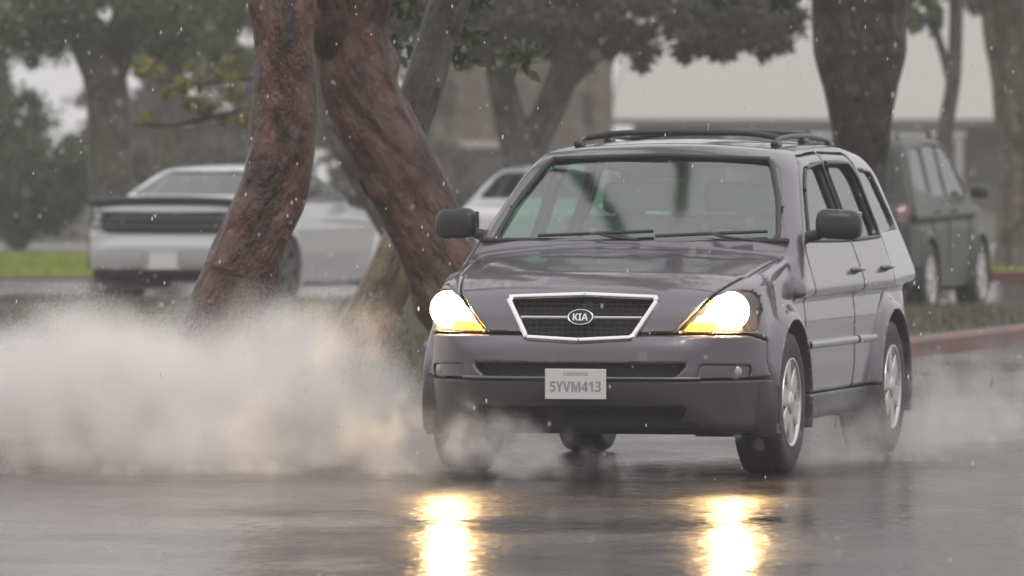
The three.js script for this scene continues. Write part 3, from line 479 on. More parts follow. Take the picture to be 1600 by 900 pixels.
{ // pale sedan, mostly hidden by the driving SUV
  const side = [[2.2, 0.28], [2.32, 0.5], [2.3, 0.68], [2.05, 0.84], [1.1, 0.94], [-1.5, 1.0], [-2.15, 0.99], [-2.28, 0.9], [-2.3, 0.5], [-2.15, 0.28], [0, 0.24]];
  const plan = [[0, 2.34], [0.5, 2.3], [0.78, 2.1], [0.88, 1.6], [0.89, 0], [0.88, -1.6], [0.82, -2.1], [0.55, -2.3], [0, -2.32]];
  const cabin = [[1.1, 0.9], [0.9, 0.97], [0.2, 1.36], [-0.2, 1.43], [-0.8, 1.43], [-1.2, 1.34], [-1.8, 1.02], [-1.9, 0.9]];
  const w1 = roundPoly([[0.6, 1.0], [0.12, 1.29], [-0.3, 1.345], [-0.36, 1.0]], 0.04), w2 = roundPoly([[-0.44, 1.0], [-0.40, 1.345], [-0.85, 1.33], [-1.25, 1.05]], 0.04);
  const wsc = roundPoly([[-0.68, 1.02], [0.68, 1.02], [0.54, 1.34], [-0.54, 1.34]], 0.05), back = roundPoly([[-0.66, 1.06], [0.66, 1.06], [0.54, 1.34], [-0.54, 1.34]], 0.05);
  const S = {
    W: 0.89, R: 0.32, side, plan, cabin, crown: 0.05, roofCrown: 0.05, round: 0.1, cabinRound: 0.1, axles: [1.37, -1.35], flareR: 0.39, flareW: 0.895, archR: 0.355, belt: 1.0,
    tuck: (y) => 0.02 + 0.14 * Math.max(0, y - 0.75) + 0.15 * Math.max(0, 0.5 - y), cabinW: (y) => 0.80 - (y - 1.0) * 0.5,
    tub: [-0.3, 1.2, 0.72, 0.33], sideGlass: [w1, w2], frontGlass: wsc, frontZ: 0.1, rearGlass: back, rearZ: -1.0, recess: [],
  };
  const F = vehicleField(S), pale = paint(0.62, 0.62, 0.64, 0.2, 0.35), tint = glass(0.4, 0.43, 0.43, 1.7);
  const car = parked('parked_sedan', 'pale silver sedan showing only its corner beside the silver SUV windscreen', [X_AT(838, 89) + 0.4, 0, -91], 14);
  part('body_shell', meshSDF(F.body, [-0.98, 0.18, -2.4], [0.98, 1.5, 2.4], 0.03), pale, car);
  part('rear_window', sheet(back, F.fromRear(-0.012, F.house)), tint, car); part('windscreen', sheet(wsc, F.fromFront(-0.012, F.house)), tint, car);
  for (const sd of [1, -1]) { for (const w of [w1, w2]) part('side_window', sheet(w, F.fromSide(sd, -0.012, F.house)), tint, car); part('tail_light', sheet(roundPoly([[sd * 0.5, 0.74], [sd * 0.8, 0.74], [sd * 0.8, 0.88], [sd * 0.5, 0.88]], 0.02), F.fromRear(0.004), 3, 40), phy(0.3, 0.05, 0.04, 0.15), car); for (const z of [1.37, -1.35]) wheel(car, sd * 0.78, 0.32, z, 0.32, 0.21, 0.2, 5); }
  seats(car, [[0.36, 0, 0.5], [-0.36, 0, 0.5], [0, -0.85, 1.1]], 0.4, M.interior);
}

// ───────────────────────── trees ─────────────────────────
function limb(pts, radii, { seg = 60, rad = 26, lump = 0.12, freq = 4, k = 0, knots = 0 } = {}) {
  const burl = [...Array(knots)].map((_, i) => [0.05 + 0.6 * hash(i, 3, knots + k * 7 | 0), 6.28 * hash(i, 9, knots), 0.10 + 0.22 * hash(i, 5, 2), 0.012 + 0.02 * hash(i, 1, 4)]);
  const c = curve(pts), fr = c.computeFrenetFrames(seg, false), pos = [], uv = [], idx = [], N = radii.length - 1;
  let len = c.getLength();
  for (let i = 0; i <= seg; i++) {
    const t = i / seg, p = c.getPointAt(t), s = t * N, a = Math.min(N - 1, Math.floor(s)), r = mix(radii[a], radii[a + 1], s - a);
    for (let j = 0; j <= rad; j++) {
      const th = j / rad * 2 * Math.PI, cs = Math.cos(th), sn = Math.sin(th);
      const n = fbm(cs * 1.3 + k * 9, t * len * freq * 0.5, sn * 1.3 + k, 3) - 0.5, n2 = noise(cs * 4 + k, t * len * 2, sn * 4) - 0.5;
      let q = r * (1 + lump * 1.8 * n + lump * 0.6 * n2); for (const [bt, bth, bs, bw] of burl) { const da = Math.atan2(Math.sin(th - bth), Math.cos(th - bth)); q += r * bs * Math.exp(-(((t - bt) / bw) ** 2) - ((da / 0.45) ** 2)); } const v = p.clone().addScaledVector(fr.normals[i], cs * q).addScaledVector(fr.binormals[i], sn * q);
      pos.push(v.x, v.y, v.z); uv.push(j / rad * Math.max(1, Math.round(r * 6.28 / 0.5)), t * len / 1.2);
    }
  }
  for (let i = 0; i < seg; i++) for (let j = 0; j < rad; j++) { const a = i * (rad + 1) + j, b = a + rad + 1; idx.push(a, a + 1, b, a + 1, b + 1, b); }
  const g = new THREE.BufferGeometry(); g.setAttribute('position', new THREE.Float32BufferAttribute(pos, 3)); g.setAttribute('uv', new THREE.Float32BufferAttribute(uv, 2)); g.setIndex(idx); g.computeVertexNormals();
  return g;
}
const barkCol = texture(512, 512, (u, v) => { const a = tfbm(u, v, 5, 5, 2), s = tile(u, v, 26, 8), k = clamp(0.66 + (a - 0.5) * 1.3 + (s - 0.5) * 0.22, 0.05, 1); return [k, k * (0.84 + 0.26 * a), k * (0.80 + 0.32 * a)]; }, true);
const barkBump = texture(512, 512, (u, v) => { const k = tfbm(u, v, 9, 5, 8); return [k, k, k]; });
const bark = (r, g, b, rough = 0.42) => std(r, g, b, rough, 0, { map: barkCol, bumpMap: barkBump, bumpScale: 0.09 });
const leafGeo = (() => { const g = new THREE.BufferGeometry(), w = 0.28; g.setAttribute('position', new THREE.Float32BufferAttribute([0, 0, 0, -w, 0.45, 0.06, 0, 0.5, -0.04, w, 0.45, 0.06, 0, 1, 0.05], 3)); g.setIndex([0, 2, 1, 0, 3, 2, 1, 2, 4, 2, 3, 4]); g.computeVertexNormals(); return g; })();
const leafMat = phy(1, 1, 1, 0.85, 0, { transmission: 0.25, thickness: 0 });
const M4 = new THREE.Matrix4(), Q = new THREE.Quaternion(), EU = new THREE.Euler(), COL = new THREE.Color();
// leaves in clumps spread through the given ellipsoids: [centre, rx, ry, rz, leaves]
function crown(parent, blobs, size, col, name = 'crown', opt = {}) {
  const total = blobs.reduce((a, b) => a + b[4], 0), o = new THREE.InstancedMesh(leafGeo, leafMat, total), base = parent.position; let i = 0;
  for (const [c, rx, ry, rz, n] of blobs) {
    const clumps = []; for (let k = 0; k < Math.max(6, n / 90); k++) { let a = gauss(), b = gauss(), d = gauss(), l = Math.hypot(a, b, d) || 1, q = Math.cbrt(rr(0.12, 1)) / l; clumps.push([a * q, b * q, d * q, rr(0.10, 0.24)]); }
    for (let k = 0; k < n; k++) {
      const w = clumps[(rnd() * clumps.length) | 0], s = size * rr(0.6, 1.35);
      const p = V(c.x + (w[0] + gauss() * w[3] * 0.6) * rx, c.y + (w[1] + gauss() * w[3] * 0.6) * ry, c.z + (w[2] + gauss() * w[3] * 0.6) * rz).sub(base);
      if (p.y < 0.15) p.y = 0.15;
      EU.set(rr(0, 6.28), rr(0, 6.28), rr(0, 6.28)); Q.setFromEuler(EU);
      M4.compose(p, Q, V(s, s, s)); o.setMatrixAt(i, M4);
      const h = rr(0.65, 1.3), y = rr(0.85, 1.2); COL.setRGB(col[0] * h * y, col[1] * h, col[2] * h * rr(0.7, 1.3)); o.setColorAt(i, COL); i++;
    }
  }
  o.name = name; o.userData.kind = 'stuff'; o.castShadow = o.receiveShadow = true; parent.add(o); return o;
}
function tree(name, label, [bx, bz], group) { return thing(name, label, 'tree', [bx, 0, bz], 0, group); }
const local = (t, pts) => pts.map((p) => p.clone().sub(t.position));

const redBark = bark(0.17, 0.070, 0.052), darkBark = bark(0.05, 0.04, 0.033), greyBark = bark(0.14, 0.125, 0.105), tanBark = bark(0.27, 0.19, 0.12), paleBark = bark(0.2, 0.165, 0.13);
{ // two red-brown trunks leaning across one another in front
  const d = 47.2, t = tree('leaning_tree', 'red-brown tree leaning right, its wet base standing in the spray', [X_AT(292, d), -d], 'leaning trees in the planted strip');
  const tr = part('trunk', limb(local(t, [P(285, 712, d), P(300, 640, d), P(340, 520, d), P(385, 400, d), P(428, 290, d), P(448, 190, d), P(448, 90, d), P(442, -20, d), V(-1.45, 4.0, -d - 0.2), V(-1.2, 6.2, -d - 0.1)]), [0.27, 0.215, 0.185, 0.172, 0.158, 0.17, 0.185, 0.185, 0.15, 0.09], { seg: 150, rad: 40, lump: 0.2, knots: 14 }), redBark, t);
  for (const [pts, r] of [[[V(-1.42, 3.2, -d), V(-0.9, 4.2, -d + 1.2), V(-0.1, 5.0, -d + 3.0), V(0.6, 5.5, -d + 5.2)], [0.11, 0.09, 0.06, 0.03]], [[V(-1.45, 3.8, -d - 0.1), V(-2.3, 4.6, -d + 0.6), V(-3.2, 5.3, -d + 1.5)], [0.1, 0.07, 0.03]], [[V(-1.3, 5.0, -d), V(-0.6, 6.2, -d - 0.8), V(0.2, 7.2, -d - 1.4)], [0.09, 0.06, 0.03]]]) part('branch', limb(local(t, pts), r, { seg: 24, rad: 12 }), redBark, t);
  crown(t, [[V(-2.3, 7.0, -d - 1.5), 2.2, 1.3, 2.2, 5000], [V(-3.4, 5.7, -d + 1.6), 1.2, 0.7, 1.2, 2000], [V(0.3, 7.4, -d - 1.5), 1.4, 0.9, 1.4, 2000]], 0.10, [0.075, 0.095, 0.04]);

  const e = 51.5, u = tree('leaning_tree', 'red-brown tree leaning left, its base behind the silver SUV', [X_AT(815, e), -e], 'leaning trees in the planted strip');
  part('trunk', limb(local(u, [P(830, 645, e), P(790, 580, e), P(735, 490, e), P(678, 385, e), P(642, 300, e), P(598, 215, e), P(556, 130, e), P(548, 50, e), P(562, -30, e), V(-0.75, 4.2, -e), V(-0.4, 6.4, -e + 0.3)]), [0.30, 0.26, 0.235, 0.225, 0.225, 0.235, 0.275, 0.275, 0.24, 0.18, 0.09], { seg: 150, rad: 40, lump: 0.21, k: 3, knots: 16 }), redBark, u);
  for (const [pts, r, n] of [[[P(590, 290, e), P(628, 225, e + 0.4), P(662, 130, e + 0.6), P(690, 40, e + 0.8), V(0.0, 3.9, -e - 1)], [0.12, 0.13, 0.13, 0.12, 0.06], darkBark], [[P(556, 170, e + 0.05), P(530, 95, e - 0.05), P(508, 20, e - 0.2), V(-1.3, 3.6, -e + 0.6)], [0.05, 0.15, 0.12, 0.07]], [[V(-0.8, 3.6, -e), V(0.1, 4.6, -e + 2), V(1.2, 5.3, -e + 5), V(2.0, 5.7, -e + 8)], [0.17, 0.15, 0.12, 0.06]], [[V(-0.7, 4.4, -e), V(0.6, 5.4, -e + 3.5), V(0.4, 6.0, -e + 7)], [0.15, 0.12, 0.07]]]) part('branch', limb(local(u, pts), r, { seg: 30, rad: 14, k: 5 }), n ?? redBark, u);
  crown(u, [[V(-0.3, 7.0, -e), 2.6, 1.3, 2.6, 5000], [P(720, 10, e + 2), 0.7, 0.45, 0.7, 900]], 0.10, [0.07, 0.085, 0.04]);

  const s = 54, v = tree('leaning_tree', 'slim tan trunk leaning behind the headlight beside the red-brown trunks', [X_AT(520, s), -s], 'leaning trees in the planted strip');
  part('trunk', limb(local(v, [P(520, 640, s), P(545, 560, s), P(582, 490, s), P(620, 405, s), P(640, 335, s + 0.2), P(612, 240, s + 0.4), P(575, 120, s + 0.6), P(570, 0, s + 0.8), V(-0.9, 3.8, -s - 1)]), [0.20, 0.175, 0.155, 0.135, 0.12, 0.11, 0.10, 0.09, 0.04], { seg: 60, lump: 0.14, k: 7 }), tanBark, v);
  crown(v, [[V(-0.9, 4.3, -s - 1), 1.1, 0.7, 1.1, 1500]], 0.09, [0.08, 0.10, 0.04]);
}
{ // dark trunk on the right, in the planted strip
  const d = 66, t = tree('dark_tree', 'dark forked tree standing right behind the silver SUV roof', [X_AT(1352, d), -d]);
  part('trunk', limb(local(t, [P(1356, 560, d), P(1354, 460, d), P(1352, 340, d), P(1348, 220, d), P(1346, 120, d), P(1345, 20, d), P(1346, -40, d), V(2.85, 3.4, -d)]), [0.34, 0.23, 0.195, 0.205, 0.265, 0.36, 0.40, 0.36], { seg: 60, lump: 0.12, k: 11 }), darkBark, t);
  for (const [pts, r] of [[[V(2.75, 2.9, -d), V(2.35, 3.7, -d), V(1.7, 4.8, -d + 0.5), V(0.8, 5.6, -d + 1)], [0.22, 0.19, 0.13, 0.05]], [[V(2.95, 2.9, -d), V(3.4, 3.8, -d), V(4.0, 5.0, -d - 0.5), V(4.6, 6.1, -d - 1)], [0.22, 0.18, 0.12, 0.05]]]) part('branch', limb(local(t, pts), r, { seg: 30, rad: 14 }), darkBark, t);
  crown(t, [[V(1.0, 5.9, -d + 0.8), 2.2, 1.4, 2, 4500], [V(4.4, 6.3, -d - 0.8), 2.2, 1.4, 2, 4500], [P(1250, -22, d), 0.42, 0.26, 0.5, 500], [P(1180, -30, d), 0.5, 0.3, 0.5, 500]], 0.11, [0.07, 0.11, 0.035]);
}
{ // mid-distance trees
  const mk = (label, base, d, limbs, bk, blobs, col, size = 0.11) => { const t = tree('street_tree', label, [X_AT(base, d), -d], 'trees beyond the parked cars'); limbs.forEach(([pts, r], i) => part(i ? 'branch' : 'trunk', limb(local(t, pts), r, { seg: 40, rad: 16, k: base })  , bk, t)); crown(t, blobs, size, col); return t; };
  const grey = mk('slim grey trunk leaning between the two red-brown trunks', 690, 74, [[[P(700, 512, 74), P(640, 400, 74), P(590, 318, 74), P(545, 240, 74), P(518, 160, 74), P(505, 60, 74), V(-1.7, 4.2, -74)], [0.2, 0.15, 0.13, 0.125, 0.12, 0.11, 0.07]]], greyBark, [[V(-1.7, 5.0, -74), 1.6, 1.0, 1.6, 2500]], [0.08, 0.10, 0.045]);
  const d = 92;
  mk('hazy forked tree with V-shaped limbs above the silver SUV roof', 822, d, [[[P(822, 455, d), P(822, 330, d), P(820, 250, d), P(818, 200, d)], [0.34, 0.27, 0.25, 0.27]], [[P(810, 232, d), P(795, 180, d), P(782, 120, d), P(772, 50, d), V(-0.4, 4.6, -d)], [0.2, 0.17, 0.15, 0.13, 0.06]], [[P(828, 232, d), P(858, 170, d), P(886, 100, d), P(905, 30, d), V(1.3, 4.8, -d)], [0.2, 0.18, 0.17, 0.14, 0.06]], [[P(870, 145, d), P(940, 80, d), P(1040, 40, d), V(2.6, 3.5, -d)], [0.12, 0.09, 0.06, 0.03]]], greyBark,
    [[P(760, 20, d), 1.1, 0.48, 1.3, 3800], [P(900, 15, d), 1.1, 0.5, 1.4, 3800], [P(1040, 25, d), 1.0, 0.42, 1.2, 3400], [P(1150, 20, d), 0.72, 0.42, 1.0, 2600], [P(1195, 60, d), 0.34, 0.26, 0.5, 800], [P(830, 60, d), 0.6, 0.22, 0.6, 900], [P(930, 70, d), 0.45, 0.25, 0.5, 800], [P(1100, 70, d), 0.4, 0.2, 0.5, 600], [P(720, 80, d), 0.4, 0.2, 0.5, 600], [P(1010, 78, d), 0.35, 0.2, 0.4, 500], [P(660, 30, d), 0.7, 0.5, 1.0, 2400], [V(1.2, 4.8, -d), 3.2, 1.2, 2.5, 6000]], [0.082, 0.078, 0.042]);
  mk('thin forked young tree behind the dark parked SUV', 1476, 98, [[[P(1470, 438, 98), P(1470, 320, 98), P(1476, 210, 98), P(1487, 140, 98), P(1493, 60, 98), P(1494, -20, 98), V(5.4, 4.6, -98)], [0.14, 0.12, 0.10, 0.09, 0.085, 0.075, 0.03]], [[P(1486, 130, 98), P(1474, 85, 98), P(1460, 40, 98), P(1448, -20, 98)], [0.06, 0.05, 0.045, 0.03]]], greyBark, [[P(1430, 8, 98), 0.35, 0.22, 0.5, 600], [P(1450, 38, 98), 0.24, 0.08, 0.4, 240], [V(5.3, 4.6, -98), 1.4, 1.0, 1.4, 2200]], [0.10, 0.15, 0.045], 0.12);
  mk('broad pale brown trunk at the right edge', 1605, 104, [[[P(1600, 432, 104), P(1600, 330, 104), P(1600, 260, 104), P(1592, 150, 104), P(1585, 60, 104), P(1582, -20, 104), V(6.3, 5, -104)], [0.42, 0.34, 0.31, 0.36, 0.42, 0.48, 0.3]]], paleBark, [[P(1590, -10, 104), 0.9, 0.35, 1.2, 1200], [V(6.4, 5.2, -104), 2.4, 1.3, 2.2, 3500]], [0.085, 0.09, 0.05]);
  mk('grey trunk at far left beside the green shrub', 175, 103, [[[P(178, 432, 103), P(176, 320, 103), P(172, 220, 103), P(165, 130, 103), P(140, 60, 103), P(100, 0, 103), V(-6.2, 4.4, -103)], [0.36, 0.29, 0.27, 0.28, 0.27, 0.22, 0.1]], [[P(168, 140, 103), P(190, 70, 103), P(200, 0, 103), V(-4.6, 4.6, -103)], [0.2, 0.18, 0.16, 0.07]]], greyBark,
    [[P(40, 20, 103), 1.0, 0.5, 1.4, 2800], [P(150, 18, 103), 0.9, 0.42, 1.4, 2400], [P(260, 25, 103), 0.8, 0.5, 1.2, 2400], [P(20, 70, 103), 0.4, 0.3, 0.6, 700], [P(215, 90, 103), 0.3, 0.25, 0.5, 450], [V(-5.4, 4.8, -103), 3, 1.2, 2.5, 5000]], [0.055, 0.082, 0.024]);
  mk('grey-green trunk behind the white coupe roof', 264, 112, [[[P(262, 406, 112), P(262, 300, 112), P(263, 200, 112), P(266, 100, 112), P(270, 0, 112), V(-4.6, 5, -112)], [0.30, 0.24, 0.22, 0.22, 0.22, 0.08]]], greyBark, [[P(300, 30, 112), 1.0, 0.55, 1.2, 3000], [P(380, 60, 112), 0.5, 0.45, 0.8, 1100], [P(330, 95, 112), 0.6, 0.25, 0.7, 900], [V(-4.4, 5.2, -112), 2.6, 1.2, 2.2, 3600]], [0.08, 0.10, 0.025]);
  // thin leafy boughs hanging left of the leaning trunks
  const h = mk('thin yellow-green leafy branches hanging left of the leaning trunk', 352, 78, [[[P(352, 486, 78), P(384, 390, 78), P(425, 280, 78), P(444, 170, 78), P(450, 0, 78), V(-2.1, 4.2, -78)], [0.10, 0.085, 0.08, 0.07, 0.06, 0.03]], [[P(452, 175, 78), P(390, 172, 78), P(320, 186, 78), P(262, 196, 78), P(205, 193, 78)], [0.035, 0.03, 0.026, 0.02, 0.012]], [[P(452, 130, 78), P(390, 122, 78), P(310, 132, 78), P(240, 124, 78)], [0.03, 0.026, 0.02, 0.012]]], darkBark,
    [[P(340, 158, 78), 0.34, 0.13, 0.4, 420], [P(290, 140, 78), 0.28, 0.12, 0.4, 300], [P(370, 185, 78), 0.16, 0.10, 0.3, 180], [P(260, 108, 78), 0.32, 0.10, 0.4, 260], [P(365, 110, 78), 0.22, 0.12, 0.4, 220], [P(230, 185, 78), 0.18, 0.05, 0.3, 90], [V(-2.1, 4.4, -78), 1.2, 0.8, 1.2, 1200]], [0.22, 0.225, 0.03], 0.085);
}
// shrubs and hedge behind
{
  const shrub = (label, pts, size, col, g) => { const c = pts[0][0], t = thing('shrub', label, 'shrub', [c.x, 0, c.z], 0, g); part('stems', merge([0, 1, 2, 3, 4].map((i) => limb([V(0, 0, 0), V((i - 2) * 0.2, 0.6, 0.1 * (i % 2)), V((i - 2) * 0.5, 1.4, 0.2 * (i % 3))], [0.06, 0.045, 0.02], { seg: 10, rad: 7 }))), darkBark, t); crown(t, pts, size, col, 'foliage'); };
  const d = 121; shrub('large rounded grey-green shrub at the left edge', [[P(30, 270, d), 1.1, 0.95, 1.2, 6500], [P(-60, 200, d), 1.0, 1.0, 1.2, 4500], [P(20, 170, d), 0.5, 0.35, 0.7, 1500], [P(95, 300, d), 0.5, 0.6, 0.8, 1800]], 0.12, [0.055, 0.09, 0.032]);
  const hedgeRow = thing('hedge', 'long hazy grey-brown hedge behind the white coupe', 'hedge', [-6, 0, -140], 0);
  part('hedge_stems', merge([-9, -7, -5, -3, -1, 1, 3, 5, 7].map((x) => limb([V(x, 0, 0), V(x + 0.1, 0.7, 0), V(x, 1.5, 0)], [0.07, 0.05, 0.03], { seg: 6, rad: 6 }))), darkBark, hedgeRow);
  crown(hedgeRow, [...Array(13)].map((_, i) => [V(-15 + i * 1.15, 0.95 + rr(-0.1, 0.2), -140), 0.9, 0.95, 0.8, 1500]), 0.14, [0.10, 0.095, 0.068], 'foliage');
  const wood = new THREE.Group(); wood.name = 'background_trees'; scene.add(wood); wood.position.set(-8, 0, -165);
  tag(wood, 'hazy grey-green mass of trees closing the left background', 'trees'); wood.userData.kind = 'stuff';
  part('trunks', merge([-9, -6, -2.5, 0.6, 3.5, 6].map((x) => limb([V(x, 0, 0), V(x + 0.2, 2, 0), V(x, 4, 0)], [0.28, 0.22, 0.15], { seg: 10, rad: 8 }))), greyBark, wood).userData.kind = 'stuff';
  crown(wood, [[P(300, 180, 165), 2.3, 1.0, 1.5, 4200], [P(420, 240, 165), 2.0, 0.8, 1.5, 3000], [P(260, 270, 165), 2.4, 0.7, 1.5, 3000], [P(560, 150, 165), 1.8, 1.2, 1.5, 3000], [P(340, 60, 165), 2.2, 1.0, 1.5, 3500], [P(0, 40, 165), 2.2, 0.8, 1.5, 3000], [P(520, 50, 165), 1.6, 0.9, 1.5, 2500]], 0.2, [0.095, 0.10, 0.06]);
}

// ───────────────────────── buildings ─────────────────────────
{
  const stuccoMap = asphaltCol, stucco = std(0.36, 0.315, 0.26, 0.9, 0, { map: stuccoMap }), paleRoof = std(0.46, 0.455, 0.435, 0.8), wallM = std(0.20, 0.19, 0.165, 0.9, 0, { map: stuccoMap }), fascia = std(0.42, 0.40, 0.37, 0.7), dk = std(0.05, 0.048, 0.045, 0.4);
  const d = 185, t = thing('low_house', 'long low house with broad pale roof and dark eave at right', 'building', [X_AT(1400, d), 0, -d - 4]);
  const x0 = X_AT(955, d) - X_AT(1400, d), x1 = 16, ev = 2.12;
  part('wall', box(x1 - x0 - 1.2, ev - 0.05, 7, (x0 + x1) / 2, (ev - 0.05) / 2, 0, 0.02), wallM, t);
  { const w = 4.4, rp = 6.4, g = new THREE.BufferGeometry(), v = [[x0, ev, w], [x1, ev, w], [x1, ev, -w], [x0, ev, -w], [x0 + 1.0, rp, 0], [x1 - 3.4, rp, 0]]; const tri = [[0, 1, 5], [0, 5, 4], [1, 2, 5], [2, 3, 4], [2, 4, 5], [3, 0, 4], [0, 3, 2], [0, 2, 1]], pos = [], uv = []; for (const f of tri) for (const k of f) { pos.push(...v[k]); uv.push(v[k][0] / 6, (v[k][1] + v[k][2]) / 6); } g.setAttribute('position', new THREE.Float32BufferAttribute(pos, 3)); g.setAttribute('uv', new THREE.Float32BufferAttribute(uv, 2)); g.computeVertexNormals(); part('roof', g, paleRoof, t); }
  part('eave_fascia', box(x1 - x0, 0.16, 0.06, (x0 + x1) / 2, ev - 0.06, 4.43, 0.01), std(0.16, 0.15, 0.135, 0.7), t);
  for (const x of [-3, 0.5, 4]) { const w = part('window', box(1.5, 0.9, 0.08, x, 1.25, 3.52, 0.01), dk, t); part('window_frame', merge([box(1.64, 0.07, 0.1, x, 1.73, 3.56), box(1.64, 0.07, 0.1, x, 0.77, 3.56), box(0.05, 0.9, 0.1, x, 1.25, 3.56)]), fascia, w); }
  part('porch_beam', box(5.5, 0.14, 0.2, -1.2, 1.78, 4.6, 0.02), fascia, t);
  for (const x of [-3.8, 1.4]) part('porch_post', box(0.16, 1.72, 0.16, x, 0.86, 4.6, 0.02), fascia, t);
  const e = 172, b = thing('stucco_building', 'tan stucco building behind the hazy forked tree', 'building', [X_AT(790, e), 0, -e - 3]);
  const bx0 = X_AT(640, e) - X_AT(790, e), bx1 = X_AT(958, e) - X_AT(790, e), wx = X_AT(918, e) - X_AT(790, e);
  const shell = new THREE.Shape([[bx0, 0], [bx1, 0], [bx1, 4.2], [bx0, 4.2]].map((p) => new THREE.Vector2(...p))); shell.holes.push(new THREE.Path([[wx - 0.11, Y_AT(200, e)], [wx + 0.11, Y_AT(200, e)], [wx + 0.11, Y_AT(146, e)], [wx - 0.11, Y_AT(146, e)]].map((p) => new THREE.Vector2(...p))));
  part('wall', new THREE.ExtrudeGeometry(shell, { depth: 0.3, bevelEnabled: false }).translate(0, 0, 2.7), stucco, b);
  part('side_block', box(bx1 - bx0 - 0.02, 4.15, 5, (bx0 + bx1) / 2, 2.075, 0.15, 0.01), stucco, b);
  part('window', box(0.24, 0.8, 0.05, wx, Y_AT(173, e), 2.69, 0.004), dk, b);
  part('ledge', box(1.1, 0.16, 0.3, X_AT(750, e) - X_AT(790, e), Y_AT(226, e), 3.1, 0.02), fascia, b);
  part('cornice', box(bx1 - bx0 + 0.2, 0.2, 0.5, (bx0 + bx1) / 2, 4.25, 2.9, 0.03), fascia, b);
  part('base_wall', box(bx1 - bx0 + 0.1, 1.2, 0.25, (bx0 + bx1) / 2, 0.6, 3.2, 0.02), wallM, b);
}

// ───────────────────────── grass, spray, rain ─────────────────────────
function inIsland(x, d) { return polySD(islandOutline, x, d) < -0.25; }
{ // rough wet grass on the planted strip
  const N = 26000, g = new THREE.BufferGeometry(); g.setAttribute('position', new THREE.Float32BufferAttribute([-0.12, 0, 0, 0.12, 0, 0, 0.05, 1, 0.25], 3)); g.computeVertexNormals();
  const o = new THREE.InstancedMesh(g, leafMat, N); let i = 0;
  while (i < N) { const d = rr(44, 85), x = rr(-9, 8); if (!inIsland(x, d) || fbm(x * 0.7, d * 0.35, 3) < 0.46) { if (rnd() < 0.999) continue; } const s = rr(0.03, 0.10); EU.set(rr(-0.5, 0.5), rr(0, 6.28), rr(-0.5, 0.5)); Q.setFromEuler(EU); M4.compose(V(x, 0.125, -d), Q, V(s * 0.7, s, s)); o.setMatrixAt(i, M4); const h = rr(0.6, 1.3); COL.setRGB(0.10 * h, 0.105 * h, 0.04 * h); o.setColorAt(i, COL); i++; }
  o.name = 'strip_grass'; o.userData.kind = 'stuff'; scene.add(tag(o, 'short patchy wet grass on the planted strip', 'grass'));
}
{ // lawn blades on the far verge
  const N = 22000, g = new THREE.BufferGeometry(); g.setAttribute('position', new THREE.Float32BufferAttribute([-0.12, 0, 0, 0.12, 0, 0, 0.05, 1, 0.25], 3)); g.computeVertexNormals();
  const o = new THREE.InstancedMesh(g, leafMat, N);
  for (let i = 0; i < N; i++) { const s = rr(0.05, 0.13); EU.set(rr(-0.5, 0.5), rr(0, 6.28), rr(-0.5, 0.5)); Q.setFromEuler(EU); M4.compose(V(rr(-9, 9), 0.03, -rr(98.6, 116)), Q, V(s * 1.2, s, s)); o.setMatrixAt(i, M4); const h = rr(0.7, 1.3); COL.setRGB(0.30 * h, 0.37 * h, 0.03 * h); o.setColorAt(i, COL); }
  o.name = 'verge_grass'; o.userData.kind = 'stuff'; scene.add(tag(o, 'bright green grass of the far verge', 'grass'));
}
// one copy is a soft puff of thousands of fine droplets
const dropGeo = (() => {
  const N = 4800, pos = new Float32Array(N * 36), idx = [[0, 1, 2], [0, 3, 1], [1, 3, 2], [2, 3, 0]], v = V(0, 0, 0); let o = 0;
  for (let i = 0; i < N; i++) {
    const r = 0.00068 * Math.exp(gauss() * 0.25), c = [gauss() * 0.055, gauss() * 0.055, gauss() * 0.055], t = [[1, 1, 1], [-1, -1, 1], [-1, 1, -1], [1, -1, -1]].map((q) => v.set(...q).applyAxisAngle(V(rr(-1, 1), rr(-1, 1), rr(-1, 1)).normalize(), rr(0, 3)).multiplyScalar(r * 0.577).toArray());
    for (const f of idx) for (const k of f) { pos[o++] = c[0] + t[k][0]; pos[o++] = c[1] + t[k][1]; pos[o++] = c[2] + t[k][2]; }
  }
  const g = new THREE.BufferGeometry(); g.setAttribute('position', new THREE.BufferAttribute(pos, 3)); g.computeVertexNormals(); return g;
})();
const sprayMat = phy(0.985, 0.978, 0.975, 1, 0, { transmission: 0.8, thickness: 0 });
// droplets scattered by a density field: dens(x, y, z) in 0..1 inside a box
function spray(name, label, N, lo, hi, rad, dens) {
  const o = new THREE.InstancedMesh(dropGeo, sprayMat, N); let i = 0, tries = 0;
  while (i < N && tries < N * 60) { tries++; const x = rr(lo[0], hi[0]), y = rr(lo[1], hi[1]), z = rr(lo[2], hi[2]); if (rnd() > dens(x, y, z)) continue; const s = rad * rr(0.6, 1.4); EU.set(rr(0, 6.28), rr(0, 6.28), 0); Q.setFromEuler(EU); M4.compose(V(x, y + 0.045 * Math.min(1, rad), z), Q, V(s, s, s)); o.setMatrixAt(i, M4); i++; }
  o.count = i; o.name = name; o.userData.kind = 'stuff'; scene.add(tag(o, label, 'spray')); return o;
}
